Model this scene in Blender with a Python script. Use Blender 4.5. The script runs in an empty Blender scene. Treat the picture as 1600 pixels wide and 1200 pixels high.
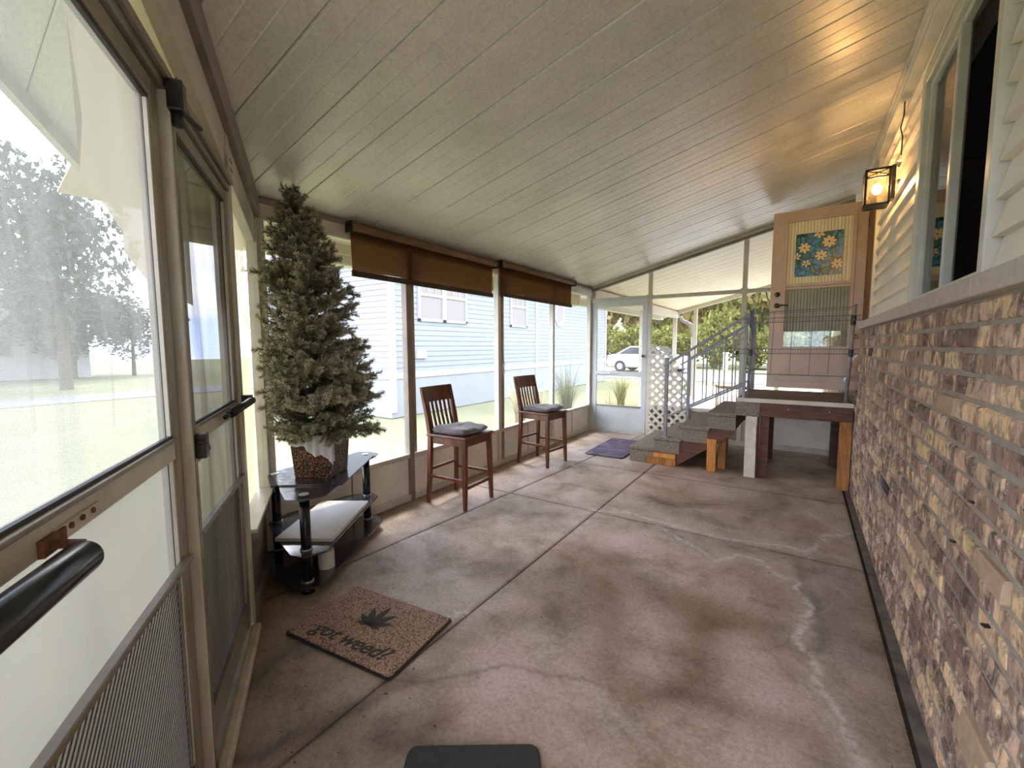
import bpy, math, random
import numpy as np
from mathutils import Vector, Matrix
random.seed(7)
PI = math.pi
sc = bpy.context.scene
COL = sc.collection
# ---------------------------------------------------------------- camera
cam_d = bpy.data.cameras.new('camera'); cam = bpy.data.objects.new('camera', cam_d); COL.objects.link(cam)
cam_d.sensor_width = 36.0; cam_d.lens = 678.9/1600*36.0; cam_d.clip_start = 0.02; cam_d.clip_end = 400
_r = Vector((0.83186507, 0.55496607, -0.00362906)); _u = Vector((-0.04501484, 0.07398956, 0.99624255)); _f = Vector((-0.55314932, 0.82857601, -0.08653104))
CP = Vector((2.8934, -6.6432, 1.376))
cam.matrix_world = Matrix(((_r.x, _u.x, -_f.x, CP.x), (_r.y, _u.y, -_f.y, CP.y), (_r.z, _u.z, -_f.z, CP.z), (0, 0, 0, 1)))
sc.camera = cam
# ---------------------------------------------------------------- view, sky, sun
sc.view_settings.view_transform = 'Standard'; sc.view_settings.look = 'None'
sc.view_settings.exposure = 3.08; sc.view_settings.gamma = 1.0
try: sc.view_settings.use_curve_mapping = False
except Exception: pass
W = bpy.data.worlds.new('overcast_sky'); sc.world = W; W.use_nodes = True
nt = W.node_tree; nt.nodes.clear()
def N(nt, t, **k):
    n = nt.nodes.new(t)
    for a, b in k.items(): setattr(n, a, b)
    return n
wo = N(nt, 'ShaderNodeOutputWorld'); bg = N(nt, 'ShaderNodeBackground'); tc = N(nt, 'ShaderNodeTexCoord')
no = N(nt, 'ShaderNodeTexNoise'); no.inputs['Scale'].default_value = 2.6; no.inputs['Detail'].default_value = 5
cr = N(nt, 'ShaderNodeValToRGB'); cr.color_ramp.elements[0].position = .40; cr.color_ramp.elements[0].color = (.52, .66, 1.0, 1)
cr.color_ramp.elements[1].position = .58; cr.color_ramp.elements[1].color = (1, .99, 1.0, 1)
mp = N(nt, 'ShaderNodeMapping'); mp.inputs['Scale'].default_value = (1, 1, 2.4)
nt.links.new(tc.outputs['Generated'], mp.inputs['Vector']); nt.links.new(mp.outputs['Vector'], no.inputs['Vector'])
nt.links.new(no.outputs['Fac'], cr.inputs['Fac']); nt.links.new(cr.outputs['Color'], bg.inputs['Color'])
bg.inputs['Strength'].default_value = 1.15; nt.links.new(bg.outputs['Background'], wo.inputs['Surface'])
sun_d = bpy.data.lights.new('veiled_sun', 'SUN'); sun_d.energy = 0.7; sun_d.angle = math.radians(14); sun_d.color = (1, .96, .88)
sun = bpy.data.objects.new('veiled_sun', sun_d); COL.objects.link(sun)
sun.rotation_euler = Vector((-.35, .25, .9)).to_track_quat('Z', 'Y').to_euler()

# ---------------------------------------------------------------- materials
def newmat(name):
    m = bpy.data.materials.new(name); m.use_nodes = True; m.node_tree.nodes.clear()
    return m, m.node_tree
def coords(nt, space, scale):
    c = N(nt, 'ShaderNodeTexCoord') if space != 'World' else N(nt, 'ShaderNodeNewGeometry')
    mp = N(nt, 'ShaderNodeMapping'); mp.inputs['Scale'].default_value = scale if hasattr(scale, '__len__') else (scale,)*3
    nt.links.new(c.outputs['Object' if space != 'World' else 'Position'], mp.inputs['Vector'])
    return mp.outputs['Vector']
def noise(nt, vec, sc_=1, detail=4, rough=.55, dist=0):
    n = N(nt, 'ShaderNodeTexNoise'); n.inputs['Scale'].default_value = sc_; n.inputs['Detail'].default_value = detail
    n.inputs['Roughness'].default_value = rough; n.inputs['Distortion'].default_value = dist
    nt.links.new(vec, n.inputs['Vector']); return n.outputs['Fac']
def ramp(nt, fac, stops):
    r = N(nt, 'ShaderNodeValToRGB'); e = r.color_ramp.elements
    while len(e) < len(stops): e.new(.5)
    for i, (p, c) in enumerate(stops): e[i].position = p; e[i].color = tuple(c) + (1,) if len(c) == 3 else c
    nt.links.new(fac, r.inputs['Fac']); return r.outputs['Color']
def mixc(nt, fac, a, b, mode='MIX'):
    m = N(nt, 'ShaderNodeMix', data_type='RGBA', blend_type=mode)
    for sock, v in ((m.inputs[0], fac), (m.inputs[6], a), (m.inputs[7], b)):
        if isinstance(v, (int, float)): sock.default_value = v
        elif isinstance(v, tuple): sock.default_value = v if len(v) == 4 else v + (1,)
        else: nt.links.new(v, sock)
    return m.outputs[2]
def bump(nt, h, strength=.3, dist=.01):
    b = N(nt, 'ShaderNodeBump'); b.inputs['Strength'].default_value = strength; b.inputs['Distance'].default_value = dist
    nt.links.new(h, b.inputs['Height']); return b.outputs['Normal']
def pbr(nt, col, rough=.6, metal=0, normal=None, **k):
    b = N(nt, 'ShaderNodeBsdfPrincipled'); o = N(nt, 'ShaderNodeOutputMaterial')
    if isinstance(col, tuple): b.inputs['Base Color'].default_value = col + (1,) if len(col) == 3 else col
    else: nt.links.new(col, b.inputs['Base Color'])
    if isinstance(rough, (int, float)): b.inputs['Roughness'].default_value = rough
    else: nt.links.new(rough, b.inputs['Roughness'])
    b.inputs['Metallic'].default_value = metal
    if normal is not None: nt.links.new(normal, b.inputs['Normal'])
    for a, v in k.items(): b.inputs[a.replace('_', ' ')].default_value = v
    nt.links.new(b.outputs[0], o.inputs['Surface']); return b
def simple(name, c1, c2=None, rough=.6, metal=0, scale=8, space='Object', bmp=0, stretch=None, **k):
    m, nt = newmat(name)
    if c2 is None: c2 = tuple(x*.82 for x in c1)
    v = coords(nt, space, stretch or 1.0)
    n = noise(nt, v, scale, 5, .6)
    col = ramp(nt, n, [(.32, c2), (.66, c1)])
    nm = bump(nt, noise(nt, v, scale*4, 3), bmp, .004) if bmp else None
    pbr(nt, col, rough, metal, nm, **k); return m

M = {}
M['white_metal'] = simple('painted_aluminium', (.60, .565, .49), (.46, .42, .345), .42, .0, 5, 'World', .1)
M['brown_metal'] = simple('dirty_brown_aluminium', (.27, .22, .175), (.18, .145, .115), .45, .1, 6, 'World', .1)
M['frame_metal'] = simple('weathered_door_frame', (.29, .25, .20), (.19, .16, .12), .35, .25, 7, 'World', .12)
M['frame_dark'] = simple('dark_frame_gasket', (.05, .045, .04), (.035, .03, .03), .5, .2)  # dark gaskets, beads and screw heads
M['kick'] = simple('painted_kick_panel', (.80, .75, .66), (.66, .61, .53), .45, 0, 4, 'World', .08)
M['door_grey'] = simple('grey_painted_screen_door', (.52, .55, .55), (.44, .46, .46), .4, 0, 4, 'World')
M['black'] = simple('black_plastic', (.018, .018, .02), (.010, .010, .011), .35, 0, 20)
M['black_tube'] = simple('black_enamel_tube', (.012, .013, .018), (.008, .008, .012), .22, .2, 20)
M['chrome'] = simple('dull_chrome', (.50, .50, .54), (.33, .33, .37), .28, .9, 30)
M['wire'] = simple('tarnished_wire', (.13, .115, .115), (.085, .07, .065), .45, .5, 30)
M['rail_grey'] = simple('grey_painted_steel', (.27, .27, .305), (.20, .20, .23), .45, .2, 14)
M['rust'] = simple('rust', (.22, .09, .04), (.06, .03, .02), .8, 0, 60)
M['mortar'] = simple('mortar', (.36, .31, .245), (.26, .22, .175), .95, 0, 14, 'World', .5)
M['gutter_dark'] = simple('gutter_strip_dirt', (.17, .135, .105), (.07, .056, .044), .95, 0, 10, 'World', .5)
M['stone'] = simple('cast_stone_sill', (.52, .435, .36), (.42, .34, .28), .85, 0, 40, 'World', .3)
M['carpet'] = simple('grey_outdoor_carpet', (.27, .225, .18), (.14, .118, .095), .97, 0, 55, 'World', .8)
M['lumber'] = None
def wood(name, a, b, c, axis=(1, 1, .08), scale=16, rough=.55, space='Object', ring=6):
    m, nt = newmat(name)
    v = coords(nt, space, axis)
    n1 = noise(nt, v, scale, 5, .6, 1.2); n2 = noise(nt, v, scale*5, 3, .5)
    f = mixc(nt, .35, n1, n2)
    col = ramp(nt, f, [(.34, a), (.52, b), (.68, c)])
    pbr(nt, col, rough, 0, bump(nt, n2, .15, .003)); return m
M['stool'] = wood('cherry_stained_wood', (.045, .013, .006), (.12, .036, .016), (.23, .075, .034), (1, 1, .12), 14, .30)
M['lumber'] = wood('honey_treated_lumber', (.16, .062, .014), (.36, .15, .035), (.50, .24, .07), (1, 1, .1), 18, .6, 'World')
M['beam'] = wood('reddish_deck_beam', (.045, .016, .008), (.10, .038, .018), (.17, .068, .034), (.12, 1, 1), 18, .6, 'World')
M['orange_lumber'] = wood('orange_new_lumber', (.35, .13, .025), (.62, .26, .06), (.74, .36, .10), (1, 1, .1), 12, .6, 'World')
M['deck'] = wood('weathered_deck_board', (.08, .055, .035), (.17, .12, .08), (.27, .2, .14), (.1, 1, 1), 14, .8, 'World')
M['jamb'] = wood('door_jamb_wood', (.22, .12, .05), (.36, .21, .10), (.45, .28, .14), (1, 1, .1), 14, .5, 'World')
M['whitewood'] = simple('white_painted_board', (.66, .62, .52), (.50, .46, .37), .6, 0, 12, 'World')
M['siding'] = simple('cream_vinyl_siding', (.86, .78, .66), (.78, .70, .59), .38, 0, 3, 'World', .05)
M['wintrim'] = simple('window_trim', (.60, .58, .49), (.50, .48, .41), .4, 0, 6, 'World')
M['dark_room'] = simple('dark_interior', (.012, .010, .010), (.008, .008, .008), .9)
M['door_paint'] = simple('tan_door_paint', (.62, .48, .38), (.53, .40, .31), .45, 0, 5, 'World', .05)
M['cushion'] = simple('taupe_velvet_cushion', (.13, .105, .105), (.07, .058, .058), .85, 0, 12, 'Object', .6, None, Sheen_Weight=.35)
M['nsiding'] = simple('pale_blue_siding', (.216, .243, .252), (.198, .225, .234), .6, 0, 2, 'World')
M['nsiding2'] = simple('pale_grey_siding', (.244, .248, .274), (.222, .226, .252), .6, 0, 2, 'World')
M['ntrim'] = simple('white_house_trim', (.350, .353, .372), (.319, .323, .342), .6, 0, 2, 'World')
M['nskirt'] = simple('pale_skirting', (.258, .283, .293), (.236, .258, .270), .7, 0, 2, 'World')
M['nblind'] = simple('closed_window_blind', (.216, .204, .184), (.200, .184, .168), .6, 0, 40, 'World')
M['lawn'] = None
M['concrete_out'] = simple('pale_driveway_concrete', (.58, .55, .50), (.50, .47, .43), .9, 0, 3, 'World')
M['asphalt'] = simple('grey_asphalt', (.20, .20, .23), (.16, .16, .19), .9, 0, 6, 'World')
M['cream_roof'] = simple('cream_roof_underside', (.70, .62, .44), (.62, .54, .36), .5, 0, 5, 'World')
M['canopy'] = simple('canopy_metal', (.90, .81, .58), (.84, .75, .52), .45, 0, 3, 'World')
M['canopy_post'] = simple('canopy_post_white', (.60, .56, .47), (.54, .50, .42), .45, 0, 3, 'World')
M['car_white'] = simple('white_car_paint', (.36, .37, .40), (.34, .35, .38), .2, 0, 2)
M['glass_dark'] = simple('tinted_glass', (.05, .06, .07), (.04, .05, .06), .08, 0, 2)
M['tyre'] = simple('tyre_rubber', (.02, .02, .02), (.015, .015, .015), .8)
M['redlamp'] = simple('red_tail_lamp', (.5, .03, .02), (.4, .02, .02), .2)
M['wicker'] = simple('tan_wicker', (.50, .30, .17), (.35, .20, .11), .7, 0, 60, 'Object', .5)
M['bark'] = simple('tree_bark', (.10, .075, .05), (.05, .038, .026), .95, 0, 10, 'Object', .6)
M['foam'] = simple('white_roll', (.62, .60, .55), (.52, .50, .45), .9, 0, 20)
M['box_white'] = simple('pale_flat_panel', (.55, .52, .48), (.48, .45, .41), .55, 0, 12)
M['pipe'] = simple('dirty_cream_strip', (.50, .42, .33), (.36, .29, .22), .6, 0, 12, 'World')
M['black_mat'] = simple('black_rubber_mat', (.028, .024, .024), (.016, .014, .014), .75, 0, 30, 'Object', .5)
M['paper'] = simple('paper_scrap', (.7, .68, .62), (.6, .58, .52), .8)
M['debris'] = simple('dry_leaf_debris', (.06, .035, .02), (.03, .018, .01), .95)
M['slab_gap'] = simple('sub_slab_dirt', (.05, .036, .028), (.025, .018, .014), .98, 0, 20, 'World', .5)  # dark underlayer seen in the slab joints
M['cord'] = simple('blind_cord', (.45, .42, .36), (.4, .37, .3), .8)
M['ink'] = simple('dark_green_pile', (.06, .06, .045), (.035, .035, .026), .95, 0, 120, 'Object', .6)
M['disc'] = simple('frosted_disc', (.42, .47, .46), (.36, .41, .40), .25)
M['mailbox'] = simple('white_post', (.7, .7, .72), (.62, .62, .64), .6)
M['housebeige'] = simple('far_house_wall', (.50, .50, .50), (.44, .44, .44), .7, 0, 2, 'World')
M['houseroof'] = simple('far_house_roof', (.30, .29, .30), (.25, .24, .25), .8, 0, 4, 'World')
M['knob'] = simple('aged_brass', (.16, .11, .075), (.10, .07, .05), .3, .8, 20)

# lawn
m, nt = newmat('pale_lawn'); v = coords(nt, 'World', 1.0)
c = ramp(nt, noise(nt, v, .7, 6, .7), [(.3, (.14, .15, .06)), (.6, (.20, .205, .105))])
c = mixc(nt, .35, c, ramp(nt, noise(nt, v, 30, 4, .7), [(.3, (.08, .10, .035)), (.7, (.26, .26, .14))]))
pbr(nt, c, .95, 0, bump(nt, noise(nt, v, 60, 3), .6, .02)); M['lawn'] = m
# leaves
def leafmat(name, a, b, tr=.25, attr=None):
    m, nt = newmat(name); v = coords(nt, 'Object', 1.0)
    g = N(nt, 'ShaderNodeNewGeometry')
    c = ramp(nt, g.outputs['Random Per Island'], [(.0, a), (1., b)])
    d = N(nt, 'ShaderNodeBsdfDiffuse'); t = N(nt, 'ShaderNodeBsdfTranslucent'); x = N(nt, 'ShaderNodeMixShader'); o = N(nt, 'ShaderNodeOutputMaterial')
    nt.links.new(c, d.inputs[0]); nt.links.new(c, t.inputs[0]); x.inputs[0].default_value = tr
    nt.links.new(d.outputs[0], x.inputs[1]); nt.links.new(t.outputs[0], x.inputs[2]); nt.links.new(x.outputs[0], o.inputs[0]); return m
M['leaf_a'] = leafmat('tree_leaves', (.10, .12, .035), (.24, .25, .07))
M['leaf_b'] = leafmat('olive_leaves', (.16, .125, .045), (.30, .24, .10))
M['leaf_d'] = leafmat('distant_grey_leaves', (.05, .06, .05), (.12, .135, .105))
M['grass_blade'] = leafmat('fountain_grass_blades', (.05, .06, .015), (.24, .24, .09), .35)
M['grass_pale'] = leafmat('dry_grass_blades', (.28, .26, .13), (.52, .48, .30), .4)
# needles with frosted tips (vertex colour attribute)
m, nt = newmat('frosted_needles'); at = N(nt, 'ShaderNodeAttribute', attribute_name='frost'); g = N(nt, 'ShaderNodeNewGeometry'); oi = N(nt, 'ShaderNodeObjectInfo')
dark = ramp(nt, g.outputs['Random Per Island'], [(0, (.03, .05, .018)), (1, (.13, .155, .065))])
lite = ramp(nt, oi.outputs['Random'], [(0, (.46, .43, .27)), (1, (.68, .58, .44))])
c = mixc(nt, at.outputs['Fac'], dark, lite); pbr(nt, c, .75); M['needle'] = m
# brick materials
def brickmat(name, island):
    m, nt = newmat(name)
    g = N(nt, 'ShaderNodeNewGeometry'); oi = N(nt, 'ShaderNodeObjectInfo')
    rnd = g.outputs['Random Per Island'] if island else oi.outputs['Random']
    v = coords(nt, 'World', (9, 34, 13)); v2 = coords(nt, 'World', 1.0)
    bd = ramp(nt, rnd, [(0, (.20, .13, .10)), (.25, (.31, .20, .155)), (.5, (.25, .17, .12)), (.75, (.38, .25, .19)), (1, (.15, .115, .10))])
    bl = ramp(nt, rnd, [(0, (.56, .37, .27)), (.2, (.74, .53, .32)), (.4, (.44, .30, .23)), (.6, (.72, .52, .37)), (.8, (.68, .50, .27)), (1, (.52, .36, .28))])
    vb = coords(nt, 'World', (3, 11, 5)); bf = N(nt, 'ShaderNodeMath', operation='MULTIPLY_ADD'); nt.links.new(rnd, bf.inputs[0]); bf.inputs[1].default_value = .16; nt.links.new(noise(nt, vb, 1.0, 6, .66, .3), bf.inputs[2]); band = ramp(nt, bf.outputs[0], [(.54, (0, 0, 0)), (.62, (1, 1, 1))])
    c = mixc(nt, band, bd, bl)
    st = ramp(nt, noise(nt, v, 1.0, 6, .75, .5), [(.32, (.5, .46, .45)), (.5, (1, 1, 1)), (.7, (1.35, 1.3, 1.22))]); c = mixc(nt, .7, c, st, 'MULTIPLY')
    blot = ramp(nt, noise(nt, v2, 17, 4, .7), [(.36, (.30, .26, .25)), (.5, (1, 1, 1)), (.66, (1.3, 1.12, .95))])
    c = mixc(nt, .8, c, blot, 'MULTIPLY')
    wn = ramp(nt, noise(nt, v2, 30, 5, .8, .6), [(.60, (0, 0, 0)), (.65, (1, 1, 1))])
    big = ramp(nt, noise(nt, v2, 6.0, 2), [(.44, (0, 0, 0)), (.56, (1, 1, 1))])
    wf = mixc(nt, 1.0, wn, big, 'MULTIPLY')
    c = mixc(nt, wf, c, (.55, .50, .45))
    h = noise(nt, v2, 60, 5, .7); h2 = noise(nt, v, 1.2, 4, .7); hh = mixc(nt, .5, h, h2)
    pbr(nt, c, .92, 0, bump(nt, hh, .9, .012)); return m
M['brick'] = brickmat('tumbled_brick', False); M['brick_far'] = brickmat('tumbled_brick_far', True)
M['brick_tan'] = simple('smooth_tan_brick', (.46, .32, .20), (.36, .245, .15), .85, 0, 30, 'World', .3)
M['brick_dark'] = simple('dark_burnt_brick', (.07, .06, .062), (.035, .03, .03), .85, 0, 30, 'World', .5)
# ceiling pan
m, nt = newmat('ceiling_pan_metal'); v = coords(nt, 'World', 1.0)
c = ramp(nt, noise(nt, v, 1.6, 5, .65), [(.3, (.60, .57, .505)), (.62, (.74, .705, .635))])
mild = ramp(nt, noise(nt, v, 60, 6, .8), [(.36, (.62, .60, .56)), (.56, (1, 1, 1))])
c = mixc(nt, .5, c, mild, 'MULTIPLY')
sp = ramp(nt, noise(nt, v, 130, 3, .8), [(.26, (.25, .24, .2)), (.34, (1, 1, 1))]); c = mixc(nt, .45, c, sp, 'MULTIPLY')
vs = coords(nt, 'World', (3, 60, 3)); pbr(nt, c, .36, .12, bump(nt, noise(nt, vs, 1.0, 3), .12, .004)); M['ceiling'] = m
# floor concrete
m, nt = newmat('stained_concrete'); v = coords(nt, 'World', 1.0)
at = N(nt, 'ShaderNodeAttribute', attribute_name='stain_shade')
c = ramp(nt, noise(nt, v, 1.7, 7, .68, .4), [(.30, (.25, .185, .130)), (.46, (.36, .275, .205)), (.58, (.44, .345, .275)), (.70, (.47, .385, .335))])
pat = ramp(nt, noise(nt, v, 3.4, 8, .74, .3), [(.36, (.58, .54, .48)), (.50, (1, 1, 1)), (.64, (1.12, 1.07, 1.14))]); c = mixc(nt, .8, c, pat, 'MULTIPLY')
fin = ramp(nt, noise(nt, v, 55, 7, .85), [(.36, (.62, .60, .58)), (.58, (1.1, 1.1, 1.1))]); c = mixc(nt, .85, c, fin, 'MULTIPLY')
sp = ramp(nt, noise(nt, v, 240, 2, .6), [(.27, (.15, .12, .1)), (.33, (1, 1, 1))]); c = mixc(nt, .7, c, sp, 'MULTIPLY')
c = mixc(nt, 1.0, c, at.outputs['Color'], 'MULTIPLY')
eb = N(nt, 'ShaderNodeMath', operation='MULTIPLY'); nt.links.new(at.outputs['Alpha'], eb.inputs[0]); nt.links.new(ramp(nt, noise(nt, v, 26, 5, .75), [(.34, (0, 0, 0)), (.62, (1, 1, 1))]), eb.inputs[1])
c = mixc(nt, eb.outputs[0], c, (.62, .57, .52))
rg = ramp(nt, noise(nt, v, 2.6, 4, .6), [(.35, (.52, .52, .52)), (.65, (.8, .8, .8))])
pbr(nt, c, rg, 0, bump(nt, noise(nt, v, 45, 6, .7), .25, .006)); M['floor'] = m
# screens
def screen(name, opac, col, trans=.6, freq=0, tint=(1, 1, 1), amp=.3, axis='X', wr=0, diag=False):
    m, nt = newmat(name); o = N(nt, 'ShaderNodeOutputMaterial'); t = N(nt, 'ShaderNodeBsdfTransparent'); t.inputs[0].default_value = tint + (1,)
    d = N(nt, 'ShaderNodeBsdfDiffuse'); tl = N(nt, 'ShaderNodeBsdfTranslucent'); x = N(nt, 'ShaderNodeMixShader'); y = N(nt, 'ShaderNodeMixShader')
    d.inputs[0].default_value = col + (1,); tl.inputs[0].default_value = col + (1,); x.inputs[0].default_value = trans
    nt.links.new(d.outputs[0], x.inputs[1]); nt.links.new(tl.outputs[0], x.inputs[2])
    nt.links.new(t.outputs[0], y.inputs[1]); nt.links.new(x.outputs[0], y.inputs[2]); nt.links.new(y.outputs[0], o.inputs[0])
    if freq or wr:
        v = coords(nt, 'Object', 1.0); fac = None
        if freq:
            ws = []
            for ax in (('DIAGONAL', 'DIAGONAL') if diag else ('X', 'Z')):
                w = N(nt, 'ShaderNodeTexWave', bands_direction=ax); w.inputs['Scale'].default_value = freq; w.inputs['Distortion'].default_value = 0
                nt.links.new(v, w.inputs['Vector']); ws.append(w.outputs['Fac'])
            fac = mixc(nt, .5, ws[0], ws[1])
        n = noise(nt, coords(nt, 'Object', (2.2, 2.2, .55)), 1.6, 4, .6, 1.4)
        f = mixc(nt, wr if freq else 1.0, fac if freq else n, n)
        mr = N(nt, 'ShaderNodeMapRange'); mr.inputs['From Min'].default_value = .3; mr.inputs['From Max'].default_value = .7
        mr.inputs['To Min'].default_value = max(0, opac-amp); mr.inputs['To Max'].default_value = min(1, opac+amp)
        nt.links.new(f, mr.inputs['Value']); nt.links.new(mr.outputs[0], y.inputs[0])
    else: y.inputs[0].default_value = opac
    return m
M['screen'] = screen('insect_screen', .17, (.42, .42, .42), .55)
M['screen_far'] = screen('far_wall_screen', .24, (.42, .36, .24), .5)  # denser cream mesh, puts haze over the view outside
M['screen_door1'] = screen('hazy_vinyl_screen', .56, (.25, .245, .225), .62, 120, (1, 1, 1), .16, wr=.5)
M['screen_mid'] = screen('moire_screen', .87, (.185, .165, .145), .55, 100, (1, 1, 1), .10, wr=.35)
M['screen_dark'] = screen('dark_door_screen',   .91, (.050, .040, .031), .5, 100, (1, 1, 1), .07, wr=.7)  # unlit look of mesh seen at a slant, put into colour and opacity
M['grille'] = screen('expanded_metal_guard', .83, (.085, .060, .045), .3, 27, (1, 1, 1), .20, wr=.12, diag=True)
M['vinyl'] = screen('yellowed_vinyl_curtain', .95, (.40, .345, .225), .7, 0, (1, 1, 1), .05, wr=1)
M['sheer'] = screen('wrinkled_sheer_sheet', .24, (.30, .30, .27), .75, 0, (1, 1, 1), .26, wr=1)
M['shade'] = screen('brown_woven_shade', .955, (.105, .052, .024), .38, 90, (1, .55, .28), .035, wr=.35)
M['shade_tube'] = simple('brown_shade_roll', (.20, .115, .055), (.13, .075, .035), .8, 0, 30, 'World', .3, (1, .2, 1))
M['shade_hem'] = simple('brown_shade_hem', (.07, .04, .02), (.045, .026, .013), .85, 0, 30, 'World')
M['cloth'] = screen('white_fleece_cloth', .93, (.80, .81, .88), .35, 0, (1, 1, 1), .1)
# glass
m, nt = newmat('smoked_table_glass'); v = coords(nt, 'World', 1.0)
c = ramp(nt, noise(nt, v, 9, 5, .7), [(.3, (.012, .013, .018)), (.7, (.045, .047, .06))])
rg = ramp(nt, noise(nt, v, 30, 5, .7), [(.3, (.07, .07, .07)), (.7, (.26, .26, .26))])
pbr(nt, c, rg, 0, None, Specular_IOR_Level=.9, IOR=1.7); M['table_glass'] = m
m, nt = newmat('window_glass'); o = N(nt, 'ShaderNodeOutputMaterial'); t = N(nt, 'ShaderNodeBsdfTransparent'); g = N(nt, 'ShaderNodeBsdfGlossy'); x = N(nt, 'ShaderNodeMixShader'); fr = N(nt, 'ShaderNodeFresnel')
fr.inputs['IOR'].default_value = 1.5; g.inputs['Roughness'].default_value = .02; t.inputs[0].default_value = (.85, .88, .85, 1)
nt.links.new(fr.outputs[0], x.inputs[0]); nt.links.new(t.outputs[0], x.inputs[1]); nt.links.new(g.outputs[0], x.inputs[2]); nt.links.new(x.outputs[0], o.inputs[0]); M['glass'] = m
# hammered copper
m, nt = newmat('hammered_copper'); v = coords(nt, 'Object', 1.0)
vo = N(nt, 'ShaderNodeTexVoronoi'); vo.inputs['Scale'].default_value = 85; nt.links.new(v, vo.inputs['Vector'])
c = ramp(nt, vo.outputs['Distance'], [(.15, (.42, .17, .07)), (.42, (.12, .045, .02)), (.6, (.02, .01, .006))])
c = mixc(nt, .6, c, ramp(nt, noise(nt, v, 40, 4), [(.35, (.25, .25, .25)), (.65, (1.3, 1.3, 1.3))]), 'MULTIPLY')
b = pbr(nt, c, .5, .3, bump(nt, vo.outputs['Distance'], 1.0, -.01)); M['copper'] = m
# coir mat
m, nt = newmat('coir_weave'); v = coords(nt, 'Object', 1.0)
w1 = N(nt, 'ShaderNodeTexVoronoi'); w1.inputs['Scale'].default_value = 120; nt.links.new(v, w1.inputs['Vector'])
c = ramp(nt, w1.outputs['Distance'], [(.1, (.55, .40, .28)), (.45, (.38, .25, .18)), (.75, (.16, .10, .075))])
c = mixc(nt, .6, c, ramp(nt, noise(nt, v, 5, 4), [(.35, (.82, .76, .74)), (.65, (1.15, 1.08, 1.05))]), 'MULTIPLY')
pbr(nt, c, .98, 0, bump(nt, w1.outputs['Distance'], 1.0, -.006)); M['coir'] = m
# purple mat
m, nt = newmat('galaxy_print_mat'); v = coords(nt, 'Object', 1.0)
c = ramp(nt, noise(nt, v, 5, 5, .7, 1.0), [(.3, (.03, .022, .045)), (.48, (.075, .055, .10)), (.6, (.15, .105, .15)), (.72, (.20, .16, .19))])
pbr(nt, c, .8, 0, bump(nt, noise(nt, v, 60, 3), .3, .004)); M['purple'] = m
# stained-glass film
m, nt = newmat('blue_leaded_film'); v = coords(nt, 'Object', 1.0)
v1 = N(nt, 'ShaderNodeTexVoronoi'); v1.inputs['Scale'].default_value = 15; v2 = N(nt, 'ShaderNodeTexVoronoi', feature='DISTANCE_TO_EDGE'); v2.inputs['Scale'].default_value = 15
nt.links.new(v, v1.inputs['Vector']); nt.links.new(v, v2.inputs['Vector'])
sep = N(nt, 'ShaderNodeSeparateColor'); nt.links.new(v1.outputs['Color'], sep.inputs[0])
c = ramp(nt, sep.outputs[0], [(0, (.02, .20, .38)), (.3, (.035, .33, .56)), (.5, (.06, .24, .50)), (.70, (.04, .38, .58)), (.82, (.05, .17, .10)), (1, (.09, .25, .16))])
e = ramp(nt, v2.outputs['Distance'], [(.03, (.05, .06, .04)), (.07, (1, 1, 1))]); c = mixc(nt, 1.0, c, e, 'MULTIPLY')
pbr(nt, c, .3); M['film'] = m
M['petal'] = simple('cream_petal', (.92, .80, .50), (.85, .66, .34), .4, 0, 60)
M['petal_line'] = simple('petal_outline', (.06, .04, .02), (.05, .03, .02), .5)
M['green_leaf'] = simple('printed_green_leaf', (.05, .14, .05), (.03, .08, .03), .4, 0, 40)
M['ribbed'] = simple('cream_ribbed_panel', (.90, .84, .62), (.80, .74, .54), .5, 0, 4, 'World')
M['ribbed_green'] = simple('grey_green_ribbed_panel', (.34, .36, .27), (.27, .29, .21), .5, 0, 4, 'World')
# lamp
m, nt = newmat('glowing_bulb'); e = N(nt, 'ShaderNodeEmission'); o = N(nt, 'ShaderNodeOutputMaterial'); e.inputs[0].default_value = (1, .60, .22, 1); e.inputs[1].default_value = 9
nt.links.new(e.outputs[0], o.inputs[0]); M['bulb'] = m
m, nt = newmat('seeded_lantern_glass'); o = N(nt, 'ShaderNodeOutputMaterial'); t = N(nt, 'ShaderNodeBsdfTransparent'); tl = N(nt, 'ShaderNodeBsdfTranslucent'); x = N(nt, 'ShaderNodeMixShader')
t.inputs[0].default_value = (1, .95, .85, 1); tl.inputs[0].default_value = (1, .85, .6, 1); x.inputs[0].default_value = .05
nt.links.new(t.outputs[0], x.inputs[1]); nt.links.new(tl.outputs[0], x.inputs[2]); nt.links.new(x.outputs[0], o.inputs[0]); M['lantern_glass'] = m

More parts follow.
